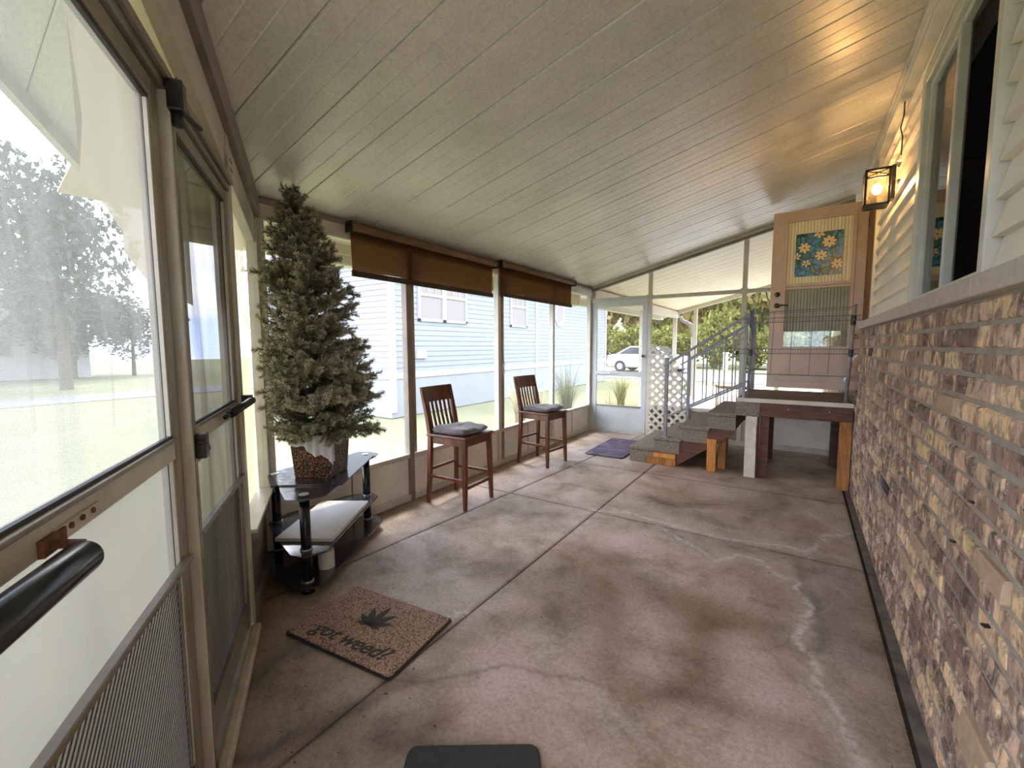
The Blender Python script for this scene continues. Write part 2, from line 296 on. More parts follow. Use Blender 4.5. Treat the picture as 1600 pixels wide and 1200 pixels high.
# ---------------------------------------------------------------- mesh helpers
class MB:
    def __init__(s): s.v = []; s.f = []
    def add(s, vs, fs):
        b = len(s.v); s.v += [tuple(x) for x in vs]; s.f += [tuple(i+b for i in f) for f in fs]; return s
    def hexa(s, p):   # 8 points, bottom ring then top ring (counter-clockwise from above)
        return s.add(p, [(3, 2, 1, 0), (4, 5, 6, 7), (0, 1, 5, 4), (1, 2, 6, 5), (2, 3, 7, 6), (3, 0, 4, 7)])
    def box(s, x0, x1, y0, y1, z0, z1):
        return s.hexa([(x0, y0, z0), (x1, y0, z0), (x1, y1, z0), (x0, y1, z0), (x0, y0, z1), (x1, y0, z1), (x1, y1, z1), (x0, y1, z1)])
    def cham(s, x0, x1, y0, y1, z0, z1, c=.004):   # box with chamfered edges
        vs = []; 
        for z, ins in ((z0, c), (z0+c, 0), (z1-c, 0), (z1, c)):
            for (x, y) in ((x0+ins, y0+ins), (x1-ins, y0+ins), (x1-ins, y1-ins), (x0+ins, y1-ins)): vs.append((x, y, z))
        fs = [(3, 2, 1, 0), (12, 13, 14, 15)]
        for k in range(3):
            for i in range(4): a = k*4+i; b_ = k*4+(i+1) % 4; fs.append((a, b_, b_+4, a+4))
        return s.add(vs, fs)
    def bar(s, p0, p1, w, h, up=(0, 0, 1)):        # rectangular bar between two points
        p0 = Vector(p0); p1 = Vector(p1); d = (p1-p0).normalized(); u = Vector(up)
        if abs(d.dot(u)) > .98: u = Vector((0, 1, 0))
        a = d.cross(u).normalized()*w/2; b = a.cross(d).normalized()*h/2
        return s.hexa([p0-a-b, p1-a-b, p1+a-b, p0+a-b, p0-a+b, p1-a+b, p1+a+b, p0+a+b])
    def cyl(s, p0, p1, r, n=14, r2=None, caps=True):
        p0 = Vector(p0); p1 = Vector(p1); d = (p1-p0).normalized(); u = Vector((0, 0, 1)) if abs(d.z) < .95 else Vector((1, 0, 0))
        a = d.cross(u).normalized(); b = d.cross(a).normalized(); r2 = r if r2 is None else r2; vs = []
        for p, q in ((p0, r), (p1, r2)):
            for i in range(n): t = 2*PI*i/n; vs.append(p+a*math.cos(t)*q+b*math.sin(t)*q)
        fs = [(i, (i+1) % n, n+(i+1) % n, n+i) for i in range(n)]
        if caps: fs += [tuple(range(n))[::-1], tuple(range(n, 2*n))]
        return s.add(vs, fs)
    def tube(s, pts, r, n=6):
        for a, b in zip(pts[:-1], pts[1:]):
            if (Vector(b)-Vector(a)).length > 1e-5: s.cyl(a, b, r, n)
        return s
    def prism(s, poly, z0, z1):                     # poly in xy, ccw
        n = len(poly); vs = [(x, y, z0) for x, y in poly]+[(x, y, z1) for x, y in poly]
        return s.add(vs, [tuple(range(n))[::-1], tuple(range(n, 2*n))]+[(i, (i+1) % n, n+(i+1) % n, n+i) for i in range(n)])
    def prism_y(s, poly, y0, y1):                   # poly in xz
        n = len(poly); vs = [(x, y0, z) for x, z in poly]+[(x, y1, z) for x, z in poly]
        return s.add(vs, [tuple(range(n)), tuple(range(n, 2*n))[::-1]]+[((i+1) % n, i, n+i, n+(i+1) % n) for i in range(n)])
    def prism_x(s, poly, x0, x1):                   # poly in yz
        n = len(poly); vs = [(x0, y, z) for y, z in poly]+[(x1, y, z) for y, z in poly]
        return s.add(vs, [tuple(range(n))[::-1], tuple(range(n, 2*n))]+[(i, (i+1) % n, n+(i+1) % n, n+i) for i in range(n)])
    def sphere(s, c, r, n=12, m=8, sz=1):
        vs = []; c = Vector(c)
        for j in range(m+1):
            t = PI*j/m
            for i in range(n): p = 2*PI*i/n; vs.append(c+Vector((math.sin(t)*math.cos(p)*r, math.sin(t)*math.sin(p)*r, math.cos(t)*r*sz)))
        return s.add(vs, [(j*n+i, (j+1)*n+i, (j+1)*n+(i+1) % n, j*n+(i+1) % n) for j in range(m) for i in range(n)])
    def xf(s, fn): s.v = [tuple(fn(Vector(v))) for v in s.v]; return s
    def mesh(s, name, mat, off=(0, 0, 0), smooth=False):
        me = bpy.data.meshes.new(name); o = Vector(off)
        me.from_pydata([tuple(Vector(v)-o) for v in s.v], [], s.f); me.materials.append(mat)
        if smooth: me.polygons.foreach_set('use_smooth', [True]*len(me.polygons))
        me.update(); return me
LOC = {}
def link(o, parent=None):
    COL.objects.link(o)
    if parent is not None: o.parent = parent
    return o
def obj(name, mb, mat, parent=None, smooth=False, bevel=0, loc=None, label=None, kind=None):
    """one mesh object; mesh coordinates are given in world space, the parent sits unrotated at its own origin"""
    wp = Vector(LOC.get(parent.name, (0, 0, 0))) if parent is not None else Vector((0, 0, 0))
    if loc is None: loc = wp if parent is not None else Vector((0, 0, 0))
    loc = Vector(loc)
    me = mb.mesh(name, M[mat] if isinstance(mat, str) else mat, loc, smooth)
    o = bpy.data.objects.new(name, me); link(o, parent); o.location = loc-wp; LOC[o.name] = loc
    if bevel:
        b = o.modifiers.new('bevel', 'BEVEL'); b.width = bevel; b.segments = 2; b.limit_method = 'ANGLE'; b.harden_normals = False
    if label: o['label'] = label
    if kind: o['kind'] = kind
    return o
def thing(name, label, cat, loc, group=None):
    o = bpy.data.objects.new(name, None); o.empty_display_size = .05; COL.objects.link(o); o.location = loc; LOC[o.name] = Vector(loc)
    o['label'] = label; o['category'] = cat
    if group: o['group'] = group
    return o
def tag(o, label, cat, group=None):
    o['label'] = label; o['category'] = cat
    if group: o['group'] = group
    return o
def structure(name, loc=(0, 0, 0)):
    o = bpy.data.objects.new(name, None); o.empty_display_size = .05; COL.objects.link(o); o.location = loc; LOC[o.name] = Vector(loc); o['kind'] = 'structure'; return o
def copy_tree(root):
    c = root.copy(); COL.objects.link(c)
    for ch in list(root.children):
        d = ch.copy(); COL.objects.link(d); d.parent = c
        for g in list(ch.children):
            e = g.copy(); COL.objects.link(e); e.parent = d
    return c

# ---------------------------------------------------------------- room constants
WX = 3.329; SX = 3.395; HL = 2.3077; SL = 0.2449; LY = 5.228
la = 0.9867; LD = Vector((math.sin(la), -math.cos(la), 0)); LN = Vector((math.cos(la), math.sin(la), 0)); LO = Vector((0, -LY, 0))
def RZ(x): return HL+SL*x
def LP(s, o, z): return LO+LD*s+LN*o+Vector((0, 0, z))
def lbox(mb, s0, s1, o0, o1, z0, z1):
    return mb.hexa([LP(s0, o0, z0), LP(s1, o0, z0), LP(s1, o1, z0), LP(s0, o1, z0), LP(s0, o0, z1), LP(s1, o0, z1), LP(s1, o1, z1), LP(s0, o1, z1)])
def outside(x, y): return (Vector((x, y, 0))-LO).dot(LN)

# ---------------------------------------------------------------- floor
floor = obj('floor', MB().prism([(-.03, .03), (-.03, -5.24), (3.26, -7.42), (3.45, -7.42), (3.45, .03)], -.12, -.014), 'slab_gap', kind='structure')
def vnoise(x, y, s, seed):
    rs = np.random.RandomState(seed); g = rs.rand(128, 128)
    u = x*s+50; w = y*s+50; i = np.floor(u).astype(int); j = np.floor(w).astype(int); fu = u-i; fw = w-j
    fu = fu*fu*(3-2*fu); fw = fw*fw*(3-2*fw); i %= 127; j %= 127
    return (g[i, j]*(1-fu)+g[i+1, j]*fu)*(1-fw)+(g[i, j+1]*(1-fu)+g[i+1, j+1]*fu)*fw
def fbm(x, y, s, seed, o=4):
    return sum(vnoise(x, y, s*2**k, seed+k)*.5**k for k in range(o))/sum(.5**k for k in range(o))
def dseg(x, y, pts):
    d = np.full(x.shape, 9.)
    for (ax, ay), (bx, by) in zip(pts[:-1], pts[1:]):
        dx, dy = bx-ax, by-ay; t = np.clip(((x-ax)*dx+(y-ay)*dy)/(dx*dx+dy*dy+1e-9), 0, 1)
        d = np.minimum(d, np.hypot(x-ax-t*dx, y-ay-t*dy))
    return d
W1 = [(1.47, -3.31), (1.76, -3.22), (2.1, -3.29), (2.46, -3.31), (2.79, -3.26), (2.95, -3.22), (3.03, -3.0), (3.26, -2.69)]
W2 = [(2.02, -3.34), (2.24, -3.47), (2.5, -3.69), (2.59, -3.53), (2.77, -3.54), (2.85, -3.68), (2.95, -3.75), (2.96, -3.99), (2.89, -4.29), (2.98, -4.42), (3.04, -4.58), (3.07, -4.77), (3.11, -4.91), (3.16, -5.3)]
CR = [(1.55, -5.51), (1.64, -5.47), (1.71, -5.4), (1.76, -5.33), (1.83, -5.27), (1.88, -5.19), (1.96, -5.16), (2.06, -5.14), (2.17, -5.09), (2.34, -5.06)]
def stain_shade(x, y):
    wx = x+(fbm(x, y, 5, 3)-.5)*.16; wy = y+(fbm(x, y, 5, 9)-.5)*.16
    gs = lambda d, w: np.exp(-(d/w)**2)
    col = np.ones(x.shape+(3,)); al = np.zeros(x.shape)
    def mul(m, c): 
        nonlocal col
        col = col*(1-m[..., None])+col*m[..., None]*np.array(c)
    mul(gs(dseg(wx, wy, [(1.92, -4.05), (2.25, -4.28), (2.52, -4.28), (2.79, -4.32), (2.96, -4.41)]), .11)*.9, (.66, .60, .52))
    mul(gs(dseg(wx, wy, [(1.95, -4.3), (2.13, -4.59), (2.25, -5.0), (2.42, -5.01), (2.54, -4.97), (2.6, -4.75), (2.52, -4.4)]), .10)*.9, (.66, .58, .50))
    mul(gs(dseg(wx, wy, [(2.5, -4.97), (2.69, -4.92), (2.95, -4.89), (3.1, -5.1)]), .07)*.8, (.66, .62, .58))
    mul(gs(dseg(wx, wy, [(2.97, -3.5), (2.99, -4.08), (3.0, -4.35)]), .035), (.55, .60, .62))
    mul(gs(dseg(wx, wy, [(3.12, -3.5), (3.12, -4.3)]), .12)*.95, (.72, .78, .86)); mul(gs(dseg(wx, wy, [(1.7, -4.9), (1.75, -4.2)]), .16)*.8, (.80, .70, .58)); mul(gs(dseg(wx, wy, [(1.62, -4.0), (1.8, -3.95), (1.9, -4.1)]), .09)*.7, (.78, .70, .64))
    mul(gs(dseg(wx, wy, [(2.1, -3.4), (2.3, -3.5), (2.45, -3.65)]), .04), (.62, .64, .64))
    mul(gs(dseg(wx, wy, [(1.85, -3.36), (2.4, -3.4), (2.9, -3.4)]), .06)*.6, (.75, .76, .76))
    mul(gs(dseg(wx, wy, [(1.76, -2.72), (1.95, -2.80)]), .06)*.9, (.52, .44, .40))
    mul(gs(dseg(wx, wy, [(1.9, -2.5), (2.7, -2.7)]), .2)*.5, (.80, .70, .64))
    mul(gs(dseg(wx, wy, [(1.70, -5.70), (1.80, -5.55)]), .07)*.9, (.50, .44, .40))
    mul(gs(dseg(wx, wy, [(3.0, -2.7), (3.1, -3.05)]), .13)*.6, (.80, .60, .56))
    mul(gs(dseg(wx, wy, [(1.9, -4.75), (2.05, -4.35)]), .16)*.7, (.76, .68, .58))
    for (cx, cy, r) in ((2.2, -4.62, .26), (2.80, -4.66, .20), (2.72, -3.98, .24), (1.85, -3.75, .22), (2.3, -3.85, .2), (1.9, -5.3, .3)):
        mul(gs(np.hypot(wx-cx, wy-cy), r)*.8, (1.22, 1.17, 1.30))
    mul(gs(np.hypot(wx-1.2, wy+4.25), .32)*.8, (1.28, 1.26, 1.24))
    mul(gs(np.hypot(wx-.95, wy+3.0), .35)*.6, (1.16, 1.14, 1.14))
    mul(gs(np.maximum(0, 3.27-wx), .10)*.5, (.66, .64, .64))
    # dirt with shade painted in along the door wall; dirt in the old joints
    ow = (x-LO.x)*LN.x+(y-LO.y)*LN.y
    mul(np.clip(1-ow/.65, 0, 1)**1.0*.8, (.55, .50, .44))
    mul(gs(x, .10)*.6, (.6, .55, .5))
    mul(gs(dseg(wx, wy, [(1.30, -6.2), (1.46, -5.95), (1.56, -5.5)]), .05)*.85, (.42, .38, .33))
    mul(gs(dseg(wx, wy, [(.98, -5.55), (1.05, -5.85), (1.2, -6.1)]), .05)*.7, (.45, .4, .36))
    dj = np.minimum(np.minimum(np.abs(x-1.52), np.abs(x-(.53+.069*(y+5.2)))), np.minimum(np.abs(y+3.34), np.abs(y+2.0)))
    mul(gs(dj, .014)*.8, (.45, .40, .36))
    mul(gs(dseg(x+(vnoise(x, y, 30, 5)-.5)*.02, y+(vnoise(x, y, 30, 6)-.5)*.02, CR), .010)*.55, (.45, .38, .33))
    al = np.maximum(al, gs(np.abs(dseg(wx, wy, W1)), .022)*.9); al = np.maximum(al, gs(dseg(wx, wy, W1), .10)*.32)
    al = np.maximum(al, gs(dseg(wx, wy, W2), .020)*1.0); al = np.maximum(al, gs(dseg(wx, wy, W2), .08)*.3)
    al = np.maximum(al, gs(dseg(wx, wy, [(.98, -3.9), (1.04, -4.02)]), .07)*.7)
    al = np.maximum(al, gs(dseg(wx, wy, [(1.50, -5.0), (1.46, -5.1)]), .03)*.7)
    al = np.maximum(al, gs(dseg(wx, wy, [(.6, -4.6), (.62, -4.35)]), .012)*.9)
    al = np.maximum(al, gs(dseg(wx, wy, [(3.0, -2.35), (3.05, -2.55), (3.22, -2.72)]), .012)*.6)
    return np.concatenate([col, al[..., None]], -1)
xc = lambda k, y: [-.02, .53+.069*(y+5.2), 1.52, 3.268][k]
ycuts = [-7.5, -3.34, -2.0, .02]
for iy in range(3):
    for ix in range(3):
        ya, yb = ycuts[iy]+.004, ycuts[iy+1]-.004
        if iy == 2 and ix == 2: pass
        st = .0145; ny = max(2, int((yb-ya)/st)); nx = max(2, int((xc(ix+1, -3)-xc(ix, -3))/st))
        U, V = np.meshgrid(np.linspace(0, 1, nx+1), np.linspace(0, 1, ny+1)); Y = ya+V*(yb-ya)
        X0 = np.vectorize(lambda y: xc(ix, y))(Y)+.004; X1 = np.vectorize(lambda y: xc(ix+1, y))(Y)-.004; X = X0+U*(X1-X0)
        S = stain_shade(X, Y); n = (nx+1)*(ny+1)
        Z = (fbm(X, Y, 2.0, 21)-.5)*.006*np.minimum(1, np.minimum(U, 1-U)*12)
        Z = Z-.003*np.exp(-((X-X0)/.006)**2)-.003*np.exp(-((X1-X)/.006)**2)
        O = (X-LO.x)*LN.x+(Y-LO.y)*LN.y > -.09
        verts = np.stack([X, Y, Z], -1).reshape(-1, 3).tolist(); faces = []
        for j in range(ny):
            for i in range(nx):
                if O[j, i] or O[j+1, i+1]: a = j*(nx+1)+i; faces.append((a, a+1, a+nx+2, a+nx+1))
        if not faces: continue
        me = bpy.data.meshes.new('slab'); 
        b0 = len(verts); ring = [j*(nx+1) for j in range(ny+1)]  # short skirts on the long edges give the slab its edge depth
        for side in (0, nx):
            base = len(verts); verts += [[X[j, side], Y[j, side], -.015] for j in range(ny+1)]
            for j in range(ny):
                a = j*(nx+1)+side; 
                if O[j, side]: faces.append((a, a+nx+1, base+j+1, base+j) if side == 0 else (a+nx+1, a, base+j, base+j+1))
        for end in (0, ny):
            base = len(verts); verts += [[X[end, i], Y[end, i], -.015] for i in range(nx+1)]
            for i in range(nx):
                a = end*(nx+1)+i
                if O[end, i]: faces.append((a+1, a, base+i, base+i+1) if end == 0 else (a, a+1, base+i+1, base+i))
        me.from_pydata(verts, [], faces); me.materials.append(M['floor'])
        ca = me.color_attributes.new('stain_shade', 'FLOAT_COLOR', 'POINT'); buf = np.ones((len(verts), 4), np.float32); buf[:, 3] = 0; buf[:n] = S.reshape(-1, 4)
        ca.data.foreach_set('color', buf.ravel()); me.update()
        o = bpy.data.objects.new('slab', me); link(o, floor)
obj('gutter_strip', MB().box(3.282, 3.33, -7.4, 0, -.03, -.006), 'gutter_dark', floor)

# ---------------------------------------------------------------- ceiling (roof pans running across the room)
_oy = lambda x: -LY-(.66+x*LN.x)/LN.y
_cp = [(-.42, 0), (-.42, _oy(-.42)), (3.75, _oy(3.75)), (3.75, 0)]
ceil = obj('ceiling', MB().add([(x, y, RZ(x)+.03) for x, y in _cp]+[(x, y, RZ(x)+.08) for x, y in _cp], [(3, 2, 1, 0), (4, 5, 6, 7), (0, 1, 5, 4), (1, 2, 6, 5), (2, 3, 7, 6), (3, 0, 4, 7)]), 'canopy', kind='structure')
_e0, _e1 = Vector((-.42, _oy(-.42), RZ(-.42))), Vector((3.75, _oy(3.75), RZ(3.75)))
obj('edge_fascia', MB().bar(_e0, _e1, .03, .13), 'canopy_post', ceil)
PW = .308
def pan_mesh(x0, x1, mat):
    prof = [(0.0, .026), (.002, .002), (.005, -.0015), (.010, -.0015), (.016, 0), (.098, 0), (.102, .0014), (.106, .0014), (.110, 0), (.198, 0), (.202, .0014), (.206, .0014), (.210, 0), (.302, 0), (.3065, .002), (.308, .026)]
    mb = MB(); n = len(prof)
    for x in (x0, x1): mb.v += [(x, y, RZ(x)-RZ(0)+z) for y, z in prof]
    mb.f = [(i, n+i, n+i+1, i+1) for i in range(n-1)]; mb.f = [f[::-1] for f in mb.f]
    return mb.mesh('ceiling_panel', M[mat])
OVH = .66
def xlim(yy): return max(-.41, (-OVH-(yy+LY)*LN.y)/LN.x)
pm = pan_mesh(-.41, 3.42, 'ceiling')
y = -5.585-PW*8
while y < -.02:
    if xlim(y) > -.40 and xlim(y) < 3.3:
        mb = MB(); prof = [(0.0, .026), (.002, .002), (.005, -.0015), (.010, -.0015), (.016, 0), (.098, 0), (.102, .0014), (.106, .0014), (.110, 0), (.198, 0), (.202, .0014), (.206, .0014), (.210, 0), (.302, 0), (.3065, .002), (.308, .026)]; n = len(prof)
        mb.v = [(xlim(y+py), py, RZ(xlim(y+py))-HL+pz) for py, pz in prof]+[(3.42, py, RZ(3.42)-HL+pz) for py, pz in prof]
        mb.f = [(i+1, n+i+1, n+i, i) for i in range(n-1)]; me = mb.mesh('ceiling_panel', M['ceiling'])
    elif xlim(y) >= 3.3: y += PW; continue
    else: me = pm
    o = bpy.data.objects.new('ceiling_panel', me); link(o, ceil); o.location = (0, y, HL); y += PW
# carport roof going on beyond the far wall
yc0 = y
canopy = thing('carport_canopy', 'cream ribbed metal carport roof on white posts beyond the far screen wall', 'carport', (0, yc0, 0))
pm2 = pan_mesh(-.30, 4.2, 'canopy'); y = yc0
while y < 5.6:
    o = bpy.data.objects.new('roof_panel', pm2); link(o, canopy); o.location = (0, y-yc0, HL); y += PW
obj('fascia', MB().hexa([(-.40, 5.66, RZ(-.40)-.10), (4.2, 5.66, RZ(4.2)-.10), (4.2, 5.74, RZ(4.2)-.10), (-.40, 5.74, RZ(-.40)-.10), (-.40, 5.66, RZ(-.40)+.06), (4.2, 5.66, RZ(4.2)+.06), (4.2, 5.74, RZ(4.2)+.06), (-.40, 5.74, RZ(-.40)+.06)]), 'canopy_post', canopy)
obj('roof_deck', MB().hexa([(-.30, .0, RZ(-.3)+.035), (4.2, 0, RZ(4.2)+.035), (4.2, 5.7, RZ(4.2)+.035), (-.3, 5.7, RZ(-.3)+.035), (-.30, .0, RZ(-.3)+.07), (4.2, 0, RZ(4.2)+.07), (4.2, 5.7, RZ(4.2)+.07), (-.3, 5.7, RZ(-.3)+.07)]), 'canopy', canopy)
obj('gutter', MB().box(-.46, -.34, yc0, 5.74, RZ(-.4)-.13, RZ(-.4)+.03), 'canopy_post', canopy)
obj('gutter_beam', MB().box(-.06, .06, .06, 5.70, RZ(0)-.19, RZ(0)-.02), 'canopy_post', canopy)
for (px, py, w) in ((0, 2.75, .10), (0, 5.62, .09), (.50, 5.68, .09), (2.4, 5.68, .09), (3.9, 5.68, .09)):
    obj('post', MB().cham(px-w/2, px+w/2, py-w/2, py+w/2, -.06, RZ(px)-.03, .006), 'canopy_post', canopy)
dp = [(.10, 5.80, 2.16), (.14, 5.83, 2.05), (.30, 5.83, 1.98), (.41, 5.83, 1.90), (.42, 5.83, 1.6), (.42, 5.83, 0)]
obj('downspout', MB().tube(dp, .045, 10), 'ntrim', canopy, True)

# ---------------------------------------------------------------- far wall (posts, beams, kick panels, screens, door)
wf = structure('wall_far')
FT = .028
def fpost(x0, x1, z0, z1, mat='white_metal', y0=-FT, y1=FT, name='post'): return obj(name, MB().cham(x0, x1, y0, y1, z0, z1, .004), mat, wf)
fpost(-.03, .035, 0, RZ(0)-.02)
fpost(.935, .985, 0, RZ(.96)-.03); fpost(2.185, 2.24, 0, RZ(2.2)-.03); fpost(3.27, 3.325, 0, RZ(3.3)-.03)
obj('rake_beam', MB().hexa([(0, -.03, RZ(0)-.075), (3.33, -.03, RZ(3.33)-.075), (3.33, .03, RZ(3.33)-.075), (0, .03, RZ(0)-.075), (0, -.03, RZ(0)-.004), (3.33, -.03, RZ(3.33)-.004), (3.33, .03, RZ(3.33)-.004), (0, .03, RZ(0)-.004)]), 'brown_metal', wf)
obj('rake_trim', MB().hexa([(0, -.042, RZ(0)-.035), (3.33, -.042, RZ(3.33)-.035), (3.33, -.028, RZ(3.33)-.035), (0, -.028, RZ(0)-.035), (0, -.042, RZ(0)-.006), (3.33, -.042, RZ(3.33)-.006), (3.33, -.028, RZ(3.33)-.006), (0, -.028, RZ(0)-.006)]), 'white_metal', wf)
obj('cross_beam', MB().cham(.985, 2.185, -.025, .025, 2.072, 2.125), 'white_metal', wf)
obj('cross_beam', MB().cham(2.24, 3.27, -.025, .025, 2.072, 2.125), 'white_metal', wf)
obj('door_header', MB().cham(.035, .935, -.03, .03, 2.065, 2.13), 'door_grey', wf)
for (a, b) in ((.985, 2.185), (2.24, 3.27)):
    obj('kick_panel', MB().box(a, b, -.008, .008, .07, .43), 'kick' if a > 2 else 'brown_metal', wf)  # panel behind the lattice is set darker than the other
    obj('kick_rail', MB().cham(a, b, -.024, .024, .43, .475), 'white_metal', wf)
    obj('base_rail', MB().cham(a, b, -.026, .026, 0, .07), 'white_metal', wf)
for x in (.96, 2.21):
    for z in (2.10,):
        obj('bracket', MB().box(x-.045, x+.045, -.034, -.028, z-.04, z+.04), 'white_metal', wf)
def quadmb(ps): return MB().add(ps, [(0, 1, 2, 3)])
def fscreen(x0, x1, z0a, z0b, z1a, z1b): return obj('screen', quadmb([(x0, 0, z0a), (x1, 0, z0b), (x1, 0, z1b), (x0, 0, z1a)]), 'screen_far', wf)
fscreen(.035, .935, 2.13, 2.13, RZ(.035)-.07, RZ(.935)-.07)
fscreen(.985, 2.185, 2.125, 2.125, RZ(.985)-.07, RZ(2.185)-.07); fscreen(2.24, 3.27, 2.125, 2.125, RZ(2.24)-.07, RZ(3.27)-.07)
fscreen(.985, 2.185, .475, .475, 2.072, 2.072); fscreen(2.24, 3.27, .475, .475, 2.072, 2.072)
# far screen door
d3 = structure('door_3', (.48, 0, 0))
for (x0, x1, z0, z1, nm) in ((.045, .115, .03, 2.06, 'stile'), (.855, .925, .03, 2.06, 'stile'), (.115, .855, 1.985, 2.06, 'rail'), (.115, .855, .90, .975, 'rail'), (.115, .855, .03, .075, 'rail')):
    obj(nm, MB().cham(x0, x1, -.02, .02, z0, z1, .004), 'door_grey', d3)
obj('kick_panel', MB().box(.115, .855, -.006, .006, .075, .41), 'door_grey', d3)
obj('rail', MB().cham(.115, .855, -.02, .02, .41, .435, .003), 'frame_metal', d3)
obj('screen', quadmb([(.115, 0, .435), (.855, 0, .435), (.855, 0, .90), (.115, 0, .90)]), 'screen_far', d3)
obj('screen', quadmb([(.115, 0, .975), (.855, 0, .975), (.855, 0, 1.985), (.115, 0, 1.985)]), 'screen_far', d3)
obj('handle', MB().cyl((.89, -.02, 1.22), (.89, -.055, 1.22), .012).box(.86, .90, -.06, -.05, 1.20, 1.24), 'black', d3)
obj('door_closer', MB().cyl((.14, -.04, .94), (.36, -.04, .94), .014).cyl((.36, -.04, .94), (.50, -.04, .94), .006), 'chrome', d3)
obj('threshold', MB().box(.035, .935, -.045, .04, 0, .028), 'white_metal', d3)

# ---------------------------------------------------------------- left wall (long screened wall with the shades)
wl = structure('wall_left')
YS = [-5.19, -3.965, -2.60, -1.31, -.04]
def lpost(yc, w, mat='white_metal', z1=None, x0=-.03, x1=.03): obj('post', MB().cham(x0, x1, yc-w/2, yc+w/2, 0, z1 or RZ(0)-.12, .004), mat, wl)
lpost(-5.195, .055); lpost(-3.965, .055, 'brown_metal'); lpost(-2.60, .055); lpost(-2.535, .035, 'brown_metal'); lpost(-1.31, .05); lpost(-.05, .05)
obj('post', MB().cham(-.04, .0, -3.91, -3.895+.02, .42, 2.17, .003), 'white_metal', wl)
obj('header', MB().cham(-.035, .035, -5.22, 0, RZ(0)-.135, RZ(0)-.0, .006), 'white_metal', wl)
obj('header_trim', MB().cham(.035, .045, -5.22, 0, RZ(0)-.035, RZ(0)+.002, .003), 'brown_metal', wl)
for a, b in zip(YS[:-1], YS[1:]):
    a2, b2 = a+.028, b-.028
    obj('sill_rail', MB().cham(-.03, .032, a2, b2, .385, .425, .004), 'white_metal', wl)
    obj('kick_panel', MB().box(-.012, .006, a2, b2, .06, .385), 'kick', wl)
    obj('base_rail', MB().cham(-.028, .035, a2, b2, 0, .06, .004), 'white_metal', wl)
    obj('screen', quadmb([(0, a2, .425), (0, b2, .425), (0, b2, RZ(0)-.135), (0, a2, RZ(0)-.135)]), 'screen', wl)
    obj('cross_joint', MB().box(.006, .009, (a+b)/2-.006, (a+b)/2+.006, .06, .385), 'brown_metal', wl)
# eave beyond the wall
tr = structure('trim_1')
obj('soffit', MB().hexa([(-.42, -6.0, RZ(-.42)-.01), (-.02, -6.0, RZ(-.02)-.01), (-.02, 0, RZ(-.02)-.01), (-.42, 0, RZ(-.42)-.01), (-.42, -6.0, RZ(-.42)), (-.02, -6.0, RZ(-.02)), (-.02, 0, RZ(-.02)), (-.42, 0, RZ(-.42))]), 'cream_roof', tr)
obj('gutter_lip', MB().box(-.34, -.31, -5.6, yc0, 2.14, RZ(-.3)), 'cream_roof', tr)
obj('gutter_face', MB().cham(-.47, -.35, -5.6, yc0, 2.06, RZ(-.42)+.02, .01), 'cream_roof', tr)

# ---------------------------------------------------------------- near wall (angled wall with two screen doors)
wn = structure('wall_near')
def nobj(name, s0, s1, o0, o1, z0, z1, mat, par=None, bev=.003): return obj(name, lbox(MB(), s0, s1, o0, o1, z0, z1), mat, par or wn, bevel=bev)
def nslope(name, s0, s1, o0, o1, za, zb, mat, par=None):
    R = lambda s: RZ(LP(s, 0, 0).x)
    return obj(name, MB().hexa([LP(s0, o0, R(s0)+za), LP(s1, o0, R(s1)+za), LP(s1, o1, R(s1)+za), LP(s0, o1, R(s0)+za), LP(s0, o0, R(s0)+zb), LP(s1, o0, R(s1)+zb), LP(s1, o1, R(s1)+zb), LP(s0, o1, R(s0)+zb)]), mat, par or wn, bevel=.003)
SE = 4.0
nslope('sloped_beam', 0, SE, -.03, .02, -.30, -.13, 'white_metal'); nslope('ceiling_trim', 0, SE, -.03, .05, -.13, .0, 'brown_metal')
nobj('corner_post', -.0, .055, -.03, .03, 0, 2.17, 'white_metal'); nobj('post', .775, .835, -.03, .028, 0, 2.33, 'white_metal')
nobj('bracket', .768, .842, .028, .034, 2.16, 2.24, 'white_metal', bev=0)
for ds in (.015, .045):
    for dz in (.02, .06): nobj('screw', .77+ds-.004, .77+ds+.004, .034, .037, 2.16+dz-.004, 2.16+dz+.004, 'frame_dark', bev=0)
nobj('door_header', .835, SE, -.03, .03, 2.075, 2.12, 'frame_metal'); nobj('door_header_lip', .835, SE, .03, .045, 2.10, 2.125, 'brown_metal')
nobj('post', 1.90+.76, 1.90+.82, -.03, .03, 0, 2.6, 'white_metal')
nobj('bay_sill', .055, .775, -.04, .055, .455, .475, 'white_metal'); nobj('bay_kick_panel', .055, .775, -.012, .0, .05, .455, 'brown_metal'); nobj('bay_base', .055, .775, -.03, .03, 0, .05, 'brown_metal')
# astragal between the doors
nobj('mullion', 1.615, 1.645, -.03, .034, 0, 2.075, 'frame_metal'); nobj('mullion', 1.645, 1.665, -.03, .018, 0, 2.075, 'brown_metal'); nobj('mullion', 1.665, 1.682, -.03, .038, 0, 2.075, 'white_metal')
nobj('mullion', 1.682, 1.700, -.03, .012, 0, 2.075, 'frame_dark')
